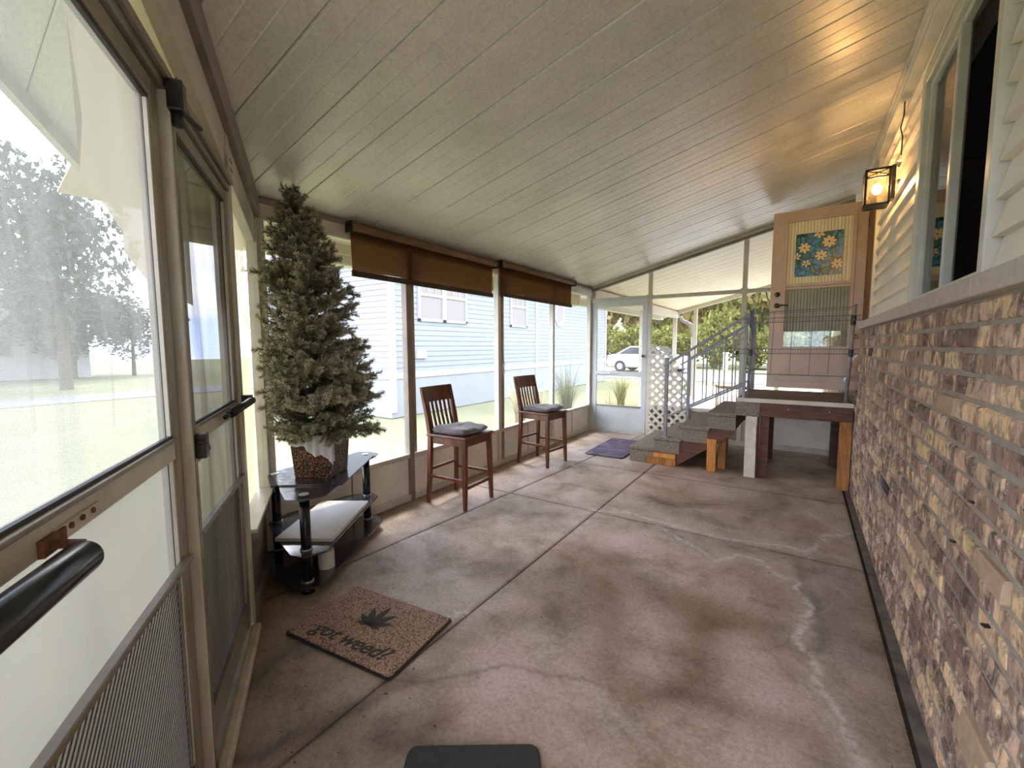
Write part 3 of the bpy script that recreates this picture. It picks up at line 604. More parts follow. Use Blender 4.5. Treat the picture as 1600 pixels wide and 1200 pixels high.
# glazing in bay and transom
def nquad(name, s0, s1, o, z0a, z0b, z1a, z1b, mat, par, n=1, wav=0):
    mb = MB(); og = LP(s0, o, 0)
    for i in range(n+1):
        t = i/n; s = s0+(s1-s0)*t
        oo = o+wav*math.sin(t*23+1)*.6+wav*math.sin(t*51)*.4
        mb.v.append(LP(s, oo, z0a+(z0b-z0a)*t)); mb.v.append(LP(s, oo, z1a+(z1b-z1a)*t))
    mb.f = [(2*i, 2*i+2, 2*i+3, 2*i+1) for i in range(n)]
    # local axes: the object is turned so that its own X runs along the wall (keeps the weave square to the frame)
    ang = math.atan2(LD.y, LD.x); R = Matrix.Rotation(-ang, 3, 'Z')
    me = bpy.data.meshes.new(name); me.from_pydata([tuple(R @ (Vector(v)-og)) for v in mb.v], [], mb.f); me.materials.append(M[mat])
    if n > 1: me.polygons.foreach_set('use_smooth', [True]*len(me.polygons))
    ob = bpy.data.objects.new(name, me); link(ob, par); pl = Vector(LOC.get(par.name, (0, 0, 0))); ob.location = og-pl; ob.rotation_euler = (0, 0, ang); LOC[ob.name] = og
    return ob
Rs = lambda s: RZ(LP(s, 0, 0).x)
nquad('screen', .055, .775, 0, .475, .475, 2.05, Rs(.775)-.29, 'screen', wn)
nquad('vinyl_panel', .03, .80, -.05, .45, .45, 2.08, 2.25, 'vinyl', wn, 24, .006)
nquad('vinyl_panel', .835, 3.9, -.03, 2.12, 2.12, Rs(.835)-.29, Rs(3.9)-.29, 'vinyl', wn, 30, .004)
nobj('vinyl_seam', 1.33, 1.337, -.026, -.02, 2.12, 2.42, 'brown_metal', bev=0)

def screen_door(name, s0, s1, hinge, m_top, m_mid):
    d = structure(name, LP(s0, 0, 0)); w = .052
    A = lambda nm, a, b, o0, o1, z0, z1, mt, bv=.004: nobj(nm, a, b, o0, o1, z0, z1, mt, d, bv)
    A('stile', s0, s0+w, -.018, .018, .03, 2.07, 'frame_metal'); A('stile', s1-w, s1, -.018, .018, .03, 2.07, 'frame_metal')
    A('rail', s0+w, s1-w, -.018, .018, 2.02, 2.07, 'frame_metal'); A('rail', s0+w, s1-w, -.018, .018, 1.070, 1.120, 'white_metal'); A('rail_lip', s0+w, s1-w, -.014, .024, 1.120, 1.130, 'frame_metal', .002)
    A('bottom_panel', s0+w, s1-w, -.012, .012, .03, .16, 'brown_metal')
    A('glazing_bead', s0+w, s0+w+.012, .004, .013, .17, 2.02, 'white_metal', 0); A('glazing_bead', s1-w-.012, s1-w, .004, .013, .17, 2.02, 'white_metal', 0)
    A('glazing_bead', s0+w, s1-w, .004, .013, 2.008, 2.02, 'frame_dark', 0); A('glazing_bead', s0+w, s1-w, .004, .013, 1.125, 1.137, 'frame_dark', 0)
    obj('guard_bar', MB().bar(LP(s0+.01, .022, .775), LP(s1-.01, .022, .795), .022, .016), 'frame_metal', d, bevel=.003)
    A('gasket', s0+w, s0+w+.006, -.004, .004, .16, 2.02, 'frame_dark', 0); A('gasket', s1-w-.006, s1-w, -.004, .004, .16, 2.02, 'frame_dark', 0)
    nquad('screen', s0+w, s1-w, 0, 1.125, 1.125, 2.02, 2.02, m_top, d); nquad('screen', s0+w, s1-w, 0, .16, .16, 1.075, 1.075, m_mid, d)
    nquad('guard_grille', s0+w, s1-w, .012, .16, .16, .77, .79, 'grille', d)
    return d
door2 = screen_door('door_2', .84, 1.612, 0, 'screen_dark', 'screen_dark')
door1 = screen_door('door_1', 1.705, 2.655, 1, 'screen_door1', 'screen_mid')
# closer on door 1 (large black tube) and on door 2
obj('door_closer', MB().cyl(LP(2.36, .062, 1.062), LP(2.64, .062, 1.070), .026, 24).cyl(LP(2.64, .062, 1.07), LP(2.68, .062, 1.07), .008), 'black_tube', door1, True, bevel=.004)
obj('closer_bracket', lbox(MB(), 2.20, 2.335, .018, .022, 1.084, 1.100), 'white_metal', door1); obj('closer_tab', lbox(MB(), 2.315, 2.375, .018, .026, 1.072, 1.098).cyl(LP(2.35, .06, 1.078), LP(2.35, .018, 1.085), .007), 'rust', door1)
for ss in (2.225, 2.26, 2.295): obj('screw', MB().cyl(LP(ss, .022, 1.092), LP(ss, .0255, 1.092), .005, 10), 'rust', door1)
obj('door_closer', MB().cyl(LP(1.22, .055, 1.118), LP(.86, .075, 1.128), .017, 20).cyl(LP(1.30, .05, 1.115), LP(1.22, .055, 1.118), .008).cyl(LP(.86, .075, 1.128), LP(.80, .05, 1.13), .010), 'black_tube', door2, True)
obj('closer_bracket', lbox(MB(), .79, .83, .028, .07, 1.115, 1.15), 'black', door2)
obj('latch', lbox(MB(), 1.60, 1.64, .034, .062, 1.04, 1.115).cyl(LP(1.59, .05, 1.06), LP(1.64, .05, 1.10), .014), 'black', door2, bevel=.003)
obj('latch_plate', lbox(MB(), 1.565, 1.60, .018, .032, 1.02, 1.135), 'pipe', door2, bevel=.005)
obj('hold_open_latch', lbox(MB(), 1.66, 1.70, .036, .075, 2.02, 2.10).cyl(LP(1.68, .06, 2.03), LP(1.59, .09, 2.02), .007).cyl(LP(1.66, .05, 2.05), LP(1.66, .05, 1.99), .014), 'black', door1, bevel=.004)
obj('threshold', lbox(MB(), .84, 2.66, -.04, .045, 0, .022), 'frame_metal', door2)
# cream valance and sheer sheet hanging just outside the doors
tr2 = structure('trim_2')
val = [(1.80, 2.2), (1.785, 1.93), (1.765, 1.808), (1.67, 1.75), (1.598, 1.70), (1.54, 1.66), (1.44, 1.60), (1.25, 1.57), (.85, 1.56)]
mb = MB(); 
for k, (s, z) in enumerate(val):
    o = -.12+.012*math.sin(k*2.1); mb.v += [tuple(LP(s, o, z)), tuple(LP(s, o, 2.42))]
mb.f = [(2*i, 2*i+1, 2*i+3, 2*i+2) for i in range(len(val)-1)]
obj('valance', mb, 'vinyl', tr2, True)
nquad('sheer_sheet', .86, 3.2, -.17, .05, .05, 2.2, 2.2, 'sheer', tr2, 60, .012)
for (sa, za, sb, zb) in ((1.79, 2.05, 1.76, 1.15), (2.02, 2.05, 1.96, 1.2), (1.62, 1.66, 1.60, 1.15)):
    mb = MB(); pts = [LP(sa+(sb-sa)*t+.012*math.sin(t*7), -.165, za+(zb-za)*t) for t in np.linspace(0, 1, 14)]
    for q in pts: mb.v += [tuple(q-LD*.005), tuple(q+LN*.004), tuple(q+LD*.005)]
    mb.f = [(3*i+k, 3*i+k+1, 3*i+k+4, 3*i+k+3) for i in range(13) for k in (0, 1)]
    obj('sheet_crease', mb, 'sheer', tr2, True)

# ---------------------------------------------------------------- brick wall
wr = obj('wall_right', MB().box(WX-.005, WX+.10, -7.45, 6.0, -.1, .83).box(WX-.005, WX+.10, -7.45, -1.66, .83, 1.525).box(WX-.005, WX+.10, -.66, 6.0, .83, 1.525), 'mortar', kind='structure')
CH = .0757; BL = .218
def brick_mesh(seed, L=.203, H=.0605):
    r = random.Random(seed); c = .005; mb = MB(); mb.cham(-.012, .05, -L/2, L/2, 0, H, c)
    mb.v = [(x+r.uniform(-.003, .003), y+r.uniform(-.003, .003), z+r.uniform(-.0025, .0025)) for x, y, z in mb.v]
    # split the face into two uneven facets
    return mb
variants = [brick_mesh(i) for i in range(10)]
meshes = [v.mesh('brick', M['brick']) for v in variants]
mesh_tan = [v.mesh('brick', M['brick_tan']) for v in variants[:3]]; mesh_dark = [v.mesh('brick', M['brick_dark']) for v in variants[3:6]]
slots = []
rb = random.Random(3)
for row in range(22):
    z = -.071+row*CH; yb = -7.40+(BL/2 if row % 2 else 0)+rb.uniform(-.02, .02)
    while yb < 5.8:
        if z+CH < 1.53 and not (-1.66 < yb < -.66 and z > .77): slots.append((yb, z, rb.randrange(10), rb.random(), rb.uniform(-.003, .003), rb.uniform(-.012, .012)))
        yb += BL
PROUD = [(-4.99, .80, .013), (-4.47, 1.175, .012), (-4.13, .42, .013), (-4.35, .58, .010), (-3.40, 1.30, .012), (-3.62, .50, .012), (-2.75, .95, .014), (-2.95, 1.02, .015), (-5.20, .35, .012), (-2.45, 1.12, .012), (-3.1, .35, .012)]
def size(sl):
    d = Vector((WX, sl[0], sl[1]+.03))-CP; z = d.dot(_f)
    if z < .15: return 0
    u, v = d.dot(_r)/z*679, -d.dot(_u)/z*679
    if abs(u) > 860 or abs(v) > 660 or sl[0] > -.9: return 0
    return abs(d.x)/z**3
order = sorted(range(len(slots)), key=lambda i: -size(slots[i]))
single = set(order[:300]); far = MB()
for i, (yb, z, k, q, dx, rz) in enumerate(slots):
    pr = 0
    for (py, pz, pd) in PROUD:
        if abs(yb-py) < BL/2 and abs(z+.032-pz) < CH/2: pr = pd
    if i in single:
        me = meshes[k]
        if pr: me = mesh_tan[k % 3]
        elif q > .985: me = mesh_tan[k % 3]
        elif q < .006: me = mesh_dark[k % 3]
        o = bpy.data.objects.new('brick', me); link(o, wr); o.location = (WX+.002+dx-pr, yb, z); o.rotation_euler = (0, 0, rz)
    else:
        far.add([(x+WX+.002+dx, y+yb, zz+z) for x, y, zz in variants[k].v], variants[k].f)
obj('brickwork', far, 'brick_far', wr, kind='stuff')
for (y, z) in ((-4.92, .93), (-4.78, .76), (-5.28, 1.02), (-5.1, .66), (-5.32, .86)):
    obj('wall_tie', MB().bar((WX-.022, y, z), (WX+.02, y+.012, z+.002), .016, .004), 'black', wr)
# cast stone sill: separate blocks
ya = -7.42
for yb in (-6.6, -5.72, -4.86, -3.98, -3.1, -2.45, -1.80):
    obj('sill_stone', MB().hexa([(3.285, ya+.004, 1.512), (3.42, ya+.004, 1.512), (3.42, yb-.004, 1.512), (3.285, yb-.004, 1.512), (3.285, ya+.004, 1.572), (3.42, ya+.004, 1.60), (3.42, yb-.004, 1.60), (3.285, yb-.004, 1.572)]), 'stone', wr, bevel=.004); ya = yb

# ---------------------------------------------------------------- house siding, window, doorway
wu = obj('wall_upper', MB().box(SX+.03, SX+.12, -7.5, -4.60, 1.5, 3.3).box(SX+.03, SX+.12, -3.44, -1.66, 1.5, 3.3).box(SX+.03, SX+.12, -4.60, -3.44, 2.74, 3.3).box(SX+.03, SX+.12, -4.60, -3.44, 1.5, 1.60).box(SX+.03, SX+.12, -1.66, -.66, 2.96, 3.3).box(SX+.03, SX+.12, -.66, 6, .8, 3.3), 'siding', kind='structure')
EXP = .115
def course(y0, y1, z, zt=None):
    h = EXP if zt is None else zt
    # two-step (dutch) lap profile
    poly = [(SX-.018, z), (SX-.018+.004, z+.012), (SX+.012, z+h+.012), (SX+.022, z+h+.012), (SX+.022, z), ]
    mb = MB(); n = len(poly)
    for yy in (y0, y1): mb.v += [(x, yy, zz) for x, zz in poly]
    mb.f = [tuple(range(n)), tuple(range(n, 2*n))[::-1]]+[((i+1) % n, i, n+i, n+(i+1) % n) for i in range(n)]
    return obj('siding_board', mb, 'siding', wu)
z = 1.60; k = 0
while z < 2.93:
    course(-1.705-.0, -3.42, z) if z < 2.72 else None
    if z < 2.72: course(-4.62, -7.4, z)
    else: course(-1.70, -7.4, z)
    z += EXP; k += 1
obj('frieze_board', MB().cham(SX-.035, SX+.03, -7.4, -.66, 2.985, RZ(SX)+.0, .006), 'siding', wu)
obj('frieze_trim', MB().cham(SX-.05, SX+.03, -7.4, -.66, 2.955, 2.99, .005), 'wintrim', wu)
obj('ceiling_channel', MB().cham(SX-.05, SX+.02, -7.4, -.66, RZ(SX)-.05, RZ(SX)-.012, .005), 'white_metal', wu)
obj('corner_channel', MB().cham(SX-.03, SX+.03, -1.72, -1.665, 1.60, 2.96, .004), 'wintrim', wu)
obj('cable', MB().tube([(SX-.022, -2.75, 2.95), (SX-.025, -2.78, 2.86), (SX-.03, -2.72, 2.80), (SX-.026, -2.79, 2.72), (SX-.02, -2.74, 2.62)], .004, 6), 'black', wu)
dm = structure('trim_3')   # doorway of the house
obj('jamb', MB().cham(SX-.005, SX+.14, -.70, -.655, .83, 2.93), 'jamb', dm); obj('jamb', MB().cham(SX-.005, SX+.14, -1.662, -1.62, .83, 2.93), 'jamb', dm)
obj('jamb', MB().cham(SX-.005, SX+.14, -1.62, -.70, 2.90, 2.95), 'jamb', dm); obj('door_sill', MB().cham(SX-.04, SX+.14, -1.62, -.70, .83, .87), 'chrome', dm)
for z in (2.66, 1.92, 1.14): obj('hinge', MB().box(SX-.03, SX+.02, -.706, -.700, z-.05, z+.05).cyl((SX-.03, -.708, z-.05), (SX-.03, -.708, z+.05), .007, 8), 'knob', dm)
# dark room behind
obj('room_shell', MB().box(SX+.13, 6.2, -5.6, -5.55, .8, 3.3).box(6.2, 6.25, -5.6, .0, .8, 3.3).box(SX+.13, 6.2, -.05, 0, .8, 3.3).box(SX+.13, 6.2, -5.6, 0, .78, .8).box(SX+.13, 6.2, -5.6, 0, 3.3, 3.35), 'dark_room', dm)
# window
w1 = structure('window_1', (SX, -4.0, 1.6))
WA, WB, WM, Z0, Z1 = -4.585, -3.44, -4.02, 1.60, 2.74
def wob(nm, x0, x1, y0, y1, z0, z1, mt='wintrim', bv=.004): return obj(nm, MB().box(x0, x1, y0, y1, z0, z1), mt, w1, bevel=bv)
wob('casing', SX-.035, SX+.03, WB-.045, WB+.03, Z0, Z1+.04); wob('casing', SX-.035, SX+.03, WA-.03, WA+.02, Z0, Z1+.04)
wob('casing', SX-.035, SX+.03, WA+.02, WB-.045, Z1-.02, Z1+.04); wob('casing', SX-.045, SX+.03, WA+.02, WB-.045, Z1+.04, Z1+.075)
wob('sash_stile', SX-.015, SX+.03, WB-.085, WB-.045, Z0+.02, Z1-.02); wob('sash_stile', SX-.02, SX+.02, WM-.012, WM+.022, Z0+.02, Z1-.02)
wob('sash_rail', SX-.015, SX+.03, WA+.02, WB-.085, Z1-.055, Z1-.02); wob('sash_rail', SX-.015, SX+.03, WA+.02, WB-.085, Z0, Z0+.03)
wob('reveal', SX+.02, SX+.12, WB-.05, WB-.04, Z0, Z1, 'wintrim', 0)
obj('pane', MB().box(SX+.004, SX+.008, WM+.02, WB-.083, Z0+.03, Z1-.055), 'glass', w1)
obj('insect_screen', quadmb([(SX+.012, WA+.02, Z0+.03), (SX+.012, WM-.01, Z0+.03), (SX+.012, WM-.01, Z1-.055), (SX+.012, WA+.02, Z1-.055)]), screen('black_window_screen', .5, (.02, .018, .018), .3), w1)

# ---------------------------------------------------------------- open house door
d4 = structure('door_4', (2.55, -.70, .88))
DX0, DX1, DZ0, DZ1, DY = 2.552, 3.405, .888, 2.872, -.70
def dob(nm, x0, x1, z0, z1, y0=-.022, y1=.022, mt='door_paint', bv=.003, lab=None): return obj(nm, MB().box(x0, x1, DY+y0, DY+y1, z0, z1), mt, d4, bevel=bv, label=lab)
GX0, GX1 = 2.70, 3.285
dob('stile', DX0, GX0-.03, DZ0, DZ1); dob('stile', GX1+.03, DX1, DZ0, DZ1)
dob('rail', GX0-.03, GX1+.03, 2.78, DZ1); dob('rail', GX0-.03, GX1+.03, DZ0, 1.33)
for (a, b, c, d) in ((GX0-.03, GX0, 1.33, 2.78), (GX1, GX1+.03, 1.33, 2.78), (GX0, GX1, 2.75, 2.78), (GX0, GX1, 1.33, 1.36), (GX0, GX1, 2.035, 2.065)): dob('glazing_frame', a, b, c, d, -.032, .03)
dob('sash_rail', GX0, GX1, 2.005, 2.03, -.018, .02)
dob('raised_panel', 2.66, 3.32, .96, 1.27, -.03, -.02, 'door_paint', .006); dob('kick_plate', DX0+.02, DX1-.02, DZ0+.0, .95, -.026, -.02, 'door_paint', .002)
# ribbed panel behind the glass
def ribs(x0, x1, z0, z1, mt):
    mb = MB(); x = x0
    while x < x1-.004:
        xe = min(x+.030, x1); mb.add([(x, DY+.012, z0), (x+.002, DY+.001, z0), (xe-.003, DY+.001, z0), (xe, DY+.012, z0), (x, DY+.012, z1), (x+.002, DY+.001, z1), (xe-.003, DY+.001, z1), (xe, DY+.012, z1)], [(0, 1, 5, 4), (1, 2, 6, 5), (2, 3, 7, 6)]); x = xe
    obj('ribbed_panel', mb, mt, d4)
ribs(GX0, GX1, 2.065, 2.75, 'ribbed'); ribs(GX0, GX1, 1.53, 2.005, 'ribbed_green')
dob('pane', GX0, GX1, 1.36, 1.53, -.002, .002, 'glass', 0)
film = dob('flower_film', 2.775, 3.205, 2.142, 2.612, -.004, -.001, 'film', 0, 'stained glass film of cream flowers on blue')
def flower(cx, cz, r, n, rot):
    pm_, om = MB(), MB()
    for i in range(n):
        a = rot+2*PI*i/n; ca, sa = math.cos(a), math.sin(a)
        for mbq, q, yy in ((om, 1.10, -.0045), (pm_, 1.0, -.0055)):
            pts = []
            for t, w in ((.10, .05), (.35, .17), (.65, .24), (.88, .14), (1.0, 0), (.88, -.14), (.65, -.24), (.35, -.17), (.10, -.05)):
                w2 = w*(1.25 if q > 1 else 1); t2 = t*q if t > .5 else t
                pts.append((cx+r*(ca*t2-sa*w2), cz+r*(sa*t2+ca*w2)))
            pts = [(min(max(x, 2.776), 3.204), min(max(z, 2.143), 2.611)) for x, z in pts]
            mbq.add([(x, DY+yy, z) for x, z in pts], [tuple(range(9))[::-1]])
    obj('flower_outline', om, 'petal_line', film); obj('flower', pm_, 'petal', film)
    ce = MB().cyl((min(max(cx, 2.79), 3.19), DY-.0055, min(cz, 2.60)), (min(max(cx, 2.79), 3.19), DY-.0065, min(cz, 2.60)), r*.14, 8); obj('flower_centre', ce, 'copper', film)
for q in ((2.86, 2.455, .062, 7, .3), (3.08, 2.50, .068, 8, .1), (3.015, 2.36, .062, 7, .6), (3.16, 2.255, .060, 7, .2), (2.99, 2.60, .058, 6, .5), (2.88, 2.285, .045, 5, 1.0), (2.79, 2.37, .045, 5, .2)): flower(*q)
lm = MB(); rl = random.Random(5)
for _ in range(26):
    cx, cz, a, L = rl.uniform(2.80, 3.18), rl.uniform(2.17, 2.58), rl.uniform(0, 6.28), rl.uniform(.03, .055)
    lm.add([(cx, DY-.0042, cz), (cx+math.cos(a+.5)*L*.5, DY-.0042, cz+math.sin(a+.5)*L*.5), (min(max(cx+math.cos(a)*L, 2.776), 3.204), DY-.0042, min(max(cz+math.sin(a)*L, 2.143), 2.611)), (cx+math.cos(a-.5)*L*.5, DY-.0042, cz+math.sin(a-.5)*L*.5)], [(0, 1, 2, 3)])
obj('printed_leaves', lm, 'green_leaf', film)
obj('deadbolt', MB().cyl((2.622, DY-.022, 1.956), (2.622, DY-.04, 1.956), .028, 18).cyl((2.622, DY-.04, 1.956), (2.622, DY-.05, 1.956), .012, 12), 'knob', d4, True)
obj('door_handle', MB().cyl((2.622, DY-.022, 1.83), (2.622, DY-.036, 1.83), .028, 18).cyl((2.622, DY-.036, 1.83), (2.622, DY-.07, 1.83), .010, 10).tube([(2.622, DY-.065, 1.83), (2.68, DY-.068, 1.832), (2.73, DY-.062, 1.826)], .009, 8), 'knob', d4, True)

# ---------------------------------------------------------------- wall lantern
LXc, LYc = 3.285, -2.50
lan = thing('wall_lantern', 'lit black box lantern mounted on the cream siding near the open door', 'lamp', (SX-.02, LYc, 2.48))
lx0, lx1, ly0, ly1, lz0, lz1 = 3.215, 3.345, LYc-.065, LYc+.065, 2.37, 2.61
fb = MB(); t = .007
for x in (lx0, lx1):
    for y in (ly0, ly1): fb.box(x-t, x+t, y-t, y+t, lz0, lz1)
for zz in (lz0, lz1):
    for y in (ly0, ly1): fb.box(lx0, lx1, y-t, y+t, zz-t, zz+t)
    for x in (lx0, lx1): fb.box(x-t, x+t, ly0, ly1, zz-t, zz+t)
for y in (ly0,): fb.bar((lx0, y, lz1-.055), (lx1, y, lz1-.055), .01, .008)
fb.bar((lx0, ly0, lz1-.05), (lx1, ly0, lz1-.005), .006, .006).bar((lx0, ly0, lz1-.005), (lx1, ly0, lz1-.05), .006, .006)
fb.bar((lx0, ly0, lz1-.05), (lx0, ly1, lz1-.005), .006, .006).bar((lx0, ly0, lz1-.005), (lx0, ly1, lz1-.05), .006, .006).bar((lx0, ly0, lz1-.055), (lx0, ly1, lz1-.055), .01, .008)
obj('cage', fb, 'black', lan)
obj('back_plate', MB().box(lx1+.01, SX-.015, LYc-.045, LYc+.045, 2.40, 2.63).box(lx1-.01, lx1+.02, LYc-.02, LYc+.02, lz1-.03, lz1+.01), 'black', lan, bevel=.003)
obj('lamp_holder', MB().cyl((LXc, LYc, lz1), (LXc, LYc, lz1-.055), .016, 14), 'black', lan)
obj('base_plate', MB().box(lx0, lx1, ly0, ly1, lz0-.004, lz0+.002), 'black', lan)
g = MB()
g.add([(lx0, ly0, lz0), (lx1, ly0, lz0), (lx1, ly0, lz1), (lx0, ly0, lz1)], [(0, 1, 2, 3)]).add([(lx0, ly0, lz0), (lx0, ly1, lz0), (lx0, ly1, lz1), (lx0, ly0, lz1)], [(0, 1, 2, 3)]).add([(lx0, ly1, lz0), (lx1, ly1, lz0), (lx1, ly1, lz1), (lx0, ly1, lz1)], [(0, 1, 2, 3)])
obj('lantern_glass', g, 'lantern_glass', lan)
obj('bulb', MB().sphere((LXc, LYc, 2.49), .030, 14, 10, 1.25), 'bulb', lan, True)
ld = bpy.data.lights.new('lantern_light', 'POINT'); ld.energy = 17; ld.color = (1, .56, .20); ld.shadow_soft_size = .03
lo = bpy.data.objects.new('lantern_light', ld); link(lo, lan); lo.location = Vector((LXc, LYc, 2.50))-Vector((SX-.02, LYc, 2.48))

# ---------------------------------------------------------------- roller shades
def shade(y0, y1, zt, zb, label):
    t = thing('roller_shade', label, 'blind', (.07, (y0+y1)/2, zt), 'brown roller shades on the long screen wall')
    obj('roller_tube', MB().cyl((.085, y0, zt), (.085, y1, zt), .032, 18), 'shade_tube', t, True)
    mb = MB(); n = 40; mm = 8
    for j in range(mm+1):
        for i in range(n+1):
            u = i/n; w = j/mm; y = y0+.025+(y1-y0-.05)*u
            mb.v.append((.055+.012*w*math.sin(u*9+1)*math.sin(w*2)+.006*math.sin(u*31)*w, y, zt-.02+(zb+.03+.008*math.sin(u*6)-zt+.02)*w))
    mb.f = [(j*(n+1)+i, j*(n+1)+i+1, (j+1)*(n+1)+i+1, (j+1)*(n+1)+i) for j in range(mm) for i in range(n)]
    off = Vector(LOC[t.name]); me = mb.mesh('fabric', M['shade'], off, True)
    # turn the cloth's own axes so that the weave runs along it
    me.transform(Matrix.Rotation(-PI/2, 4, 'Z')); o = bpy.data.objects.new('fabric', me); link(o, t); o.rotation_euler = (0, 0, PI/2)
    obj('hem_bar', MB().box(.050, .066, y0+.025, y1-.025, zb-.01, zb+.035), 'shade_hem', t, bevel=.004)
    for y in (y0, y1): obj('bracket', MB().box(.036, .12, y-.006 if y == y0 else y-.002, y+.002 if y == y0 else y+.006, zt-.045, zt+.035).cyl((.085, y-.014, zt), (.085, y+.014, zt), .02, 12), 'black', t)
    return t
shade(-4.575, -2.74, 2.262, 1.915, 'long brown fabric roller shade above the nearer stool, pulled partway down')
sh2 = shade(-2.66, -.80, 2.285, 1.945, 'brown fabric roller shade above the farther stool, with a hanging cord loop')
cp = [(.07, -2.58, 1.95), (.07, -2.585, 1.5), (.07, -2.58, 1.20)]
lp = [(.07, -2.58+.022*math.sin(a), 1.13-.075*math.cos(a)) for a in np.linspace(PI, 3*PI, 14)]
obj('cord', MB().tube(cp+lp, .003, 6), 'cord', sh2, True)

# ---------------------------------------------------------------- bar stools
def stool():
    t = thing('bar_stool', '', 'stool', (0, 0, 0), 'cherry wood counter stools')
    hw = .195; LG = M['stool']
    def leg(pts, w0, name='leg'):
        mb = MB()
        for k, (x, y, z, w) in enumerate(pts):
            mb.v += [(x-w/2, y-w/2, z), (x+w/2, y-w/2, z), (x+w/2, y+w/2, z), (x-w/2, y+w/2, z)]
        n = len(pts); mb.f = [(3, 2, 1, 0), tuple(range(4*n-4, 4*n))]+[(4*k+i, 4*k+(i+1) % 4, 4*k+4+(i+1) % 4, 4*k+4+i) for k in range(n-1) for i in range(4)]
        return obj(name, mb, LG, t, bevel=.003)
    for s in (-1, 1):
        leg([(.205, s*(hw-.0), 0, .028), (.200, s*(hw-.006), .2, .036), (.192, s*(hw-.018), .60, .042)], 0)
        leg([(-.205, s*(hw-.0), 0, .030), (-.190, s*(hw-.008), .22, .036), (-.178, s*(hw-.015), .60, .040), (-.205, s*(hw-.012), .76, .036), (-.262, s*(hw-.006), 1.0, .030)], 0)
    obj('seat', MB().cham(-.20, .222, -.212, .212, .598, .620, .006), 'stool', t)
    for (a, b) in (((-.18, -hw+.02), (.192, -hw+.02)), ((-.18, hw-.02), (.192, hw-.02)), ((.195, -hw+.02), (.195, hw-.02)), ((-.178, -hw+.02), (-.178, hw-.02))):
        obj('apron', MB().bar((a[0], a[1], .566), (b[0], b[1], .566), .02, .062), 'stool', t, bevel=.002)
    for s in (-1, 1): obj('stretcher', MB().bar((-.19, s*(hw-.007), .245), (.198, s*(hw-.007), .245), .02, .026), 'stool', t, bevel=.003)
    obj('stretcher', MB().bar((.200, -hw, .185), (.200, hw, .185), .022, .028), 'stool', t, bevel=.003); obj('stretcher', MB().bar((-.19, -hw, .30), (-.19, hw, .30), .02, .026), 'stool', t, bevel=.003)
    # curved crest
    def arc(z, y): return -.178-(z-.60)*.205 if z > .6 else -.178
    cr = MB(); n = 10
    for zz, dx in ((.885, 0), (1.022, 0)):
        for i in range(n+1):
            y = -.205+.41*i/n; bow = -.018*(1-(y/.205)**2); x = -.232-(zz-.885)*.25+bow
            cr.v += [(x-.010, y, zz), (x+.012, y, zz)]
    k = 2*(n+1)
    for i in range(n):
        a = 2*i; cr.f += [(a+1, a+3, k+a+3, k+a+1), (a+2, a, k+a, k+a+2), (a, a+2, a+3, a+1), (k+a, k+a+1, k+a+3, k+a+2)]
    cr.f += [(0, 1, k+1, k), (2*n+1, 2*n, k+2*n, k+2*n+1)]
    obj('crest_rail', cr, 'stool', t, bevel=.003)
    obj('back_rail', MB().bar((-.186, -hw+.015, .640), (-.186, hw-.015, .640), .02, .03), 'stool', t, bevel=.002)
    for i in range(6):
        y = -.137+.0548*i; b1 = -.018*(1-(y/.205)**2)
        mb = MB(); P = [(-.188, .64), (-.212+b1*.5, .76), (-.232+b1, .89)]
        for (x, z) in P: mb.v += [(x-.006, y-.0125, z), (x+.006, y-.0125, z), (x+.006, y+.0125, z), (x-.006, y+.0125, z)]
        mb.f = [(3, 2, 1, 0), (8, 9, 10, 11)]+[(4*q+i2, 4*q+(i2+1) % 4, 4*q+4+(i2+1) % 4, 4*q+4+i2) for q in range(2) for i2 in range(4)]
        obj('slat', mb, 'stool', t, bevel=.002)
    return t
def cushion(loc, rz, seed, label):
    mb = MB(); n = 28; R = 9
    def surf(u, v, top):
        x = -.19+.39*u; y = -.20+.40*v; a = abs(2*u-1); b = abs(2*v-1); e = max(0, 1-a**5)**.5*max(0, 1-b**5)**.5
        q = 1-.10*(a*b)**2
        w = .010*math.sin(7*u+seed)*math.sin(5*v+1.3*seed)+.006*math.sin(17*u*v+seed)
        tuft = -.016*math.exp(-((u-.5)**2+(v-.5)**2)/.008)
        z = .031+(.033*e+(w+tuft)*e if top else -.030*e)
        return ((x+.01)*q, y*q, z)
    for top in (1, 0):
        for j in range(n+1):
            for i in range(n+1): mb.v.append(surf(i/n, j/n, top))
    k = (n+1)**2
    for j in range(n):
        for i in range(n):
            a = j*(n+1)+i; mb.f.append((a, a+1, a+n+2, a+n+1)); mb.f.append((k+a+n+1, k+a+n+2, k+a+1, k+a))
    me = mb.mesh('stool_cushion', M['cushion'], (0, 0, 0), True); o = bpy.data.objects.new('stool_cushion', me); COL.objects.link(o)
    o.location = (loc[0], loc[1], .6205); o.rotation_euler = (0, 0, rz); tag(o, label, 'cushion', 'grey tufted stool cushions')
    ring = MB()
    pts = []
    for i in range(40):
        a = 2*PI*i/40; c_, s_ = math.cos(a), math.sin(a); rr = (abs(c_)**6+abs(s_)**6)**(-1/6)
        pts.append((.006+.184*c_*rr*.995, .193*s_*rr*.995, .031))
    ring.tube(pts+[pts[0]], .005, 6); rp = obj('piping', ring, 'cushion', None, True); rp.parent = o
    return o
s1 = stool(); s1.location = (.385, -3.73, 0); s1.rotation_euler = (0, 0, .04)
s1['label'] = 'cherry wood slat-back bar stool nearer the camera, beside the small tree stand'
s2 = copy_tree(s1); s2.location = (.36, -2.205, 0); s2.rotation_euler = (0, 0, -.08)
s2['label'] = 'cherry wood slat-back bar stool farther from the camera, between it and the purple mat'
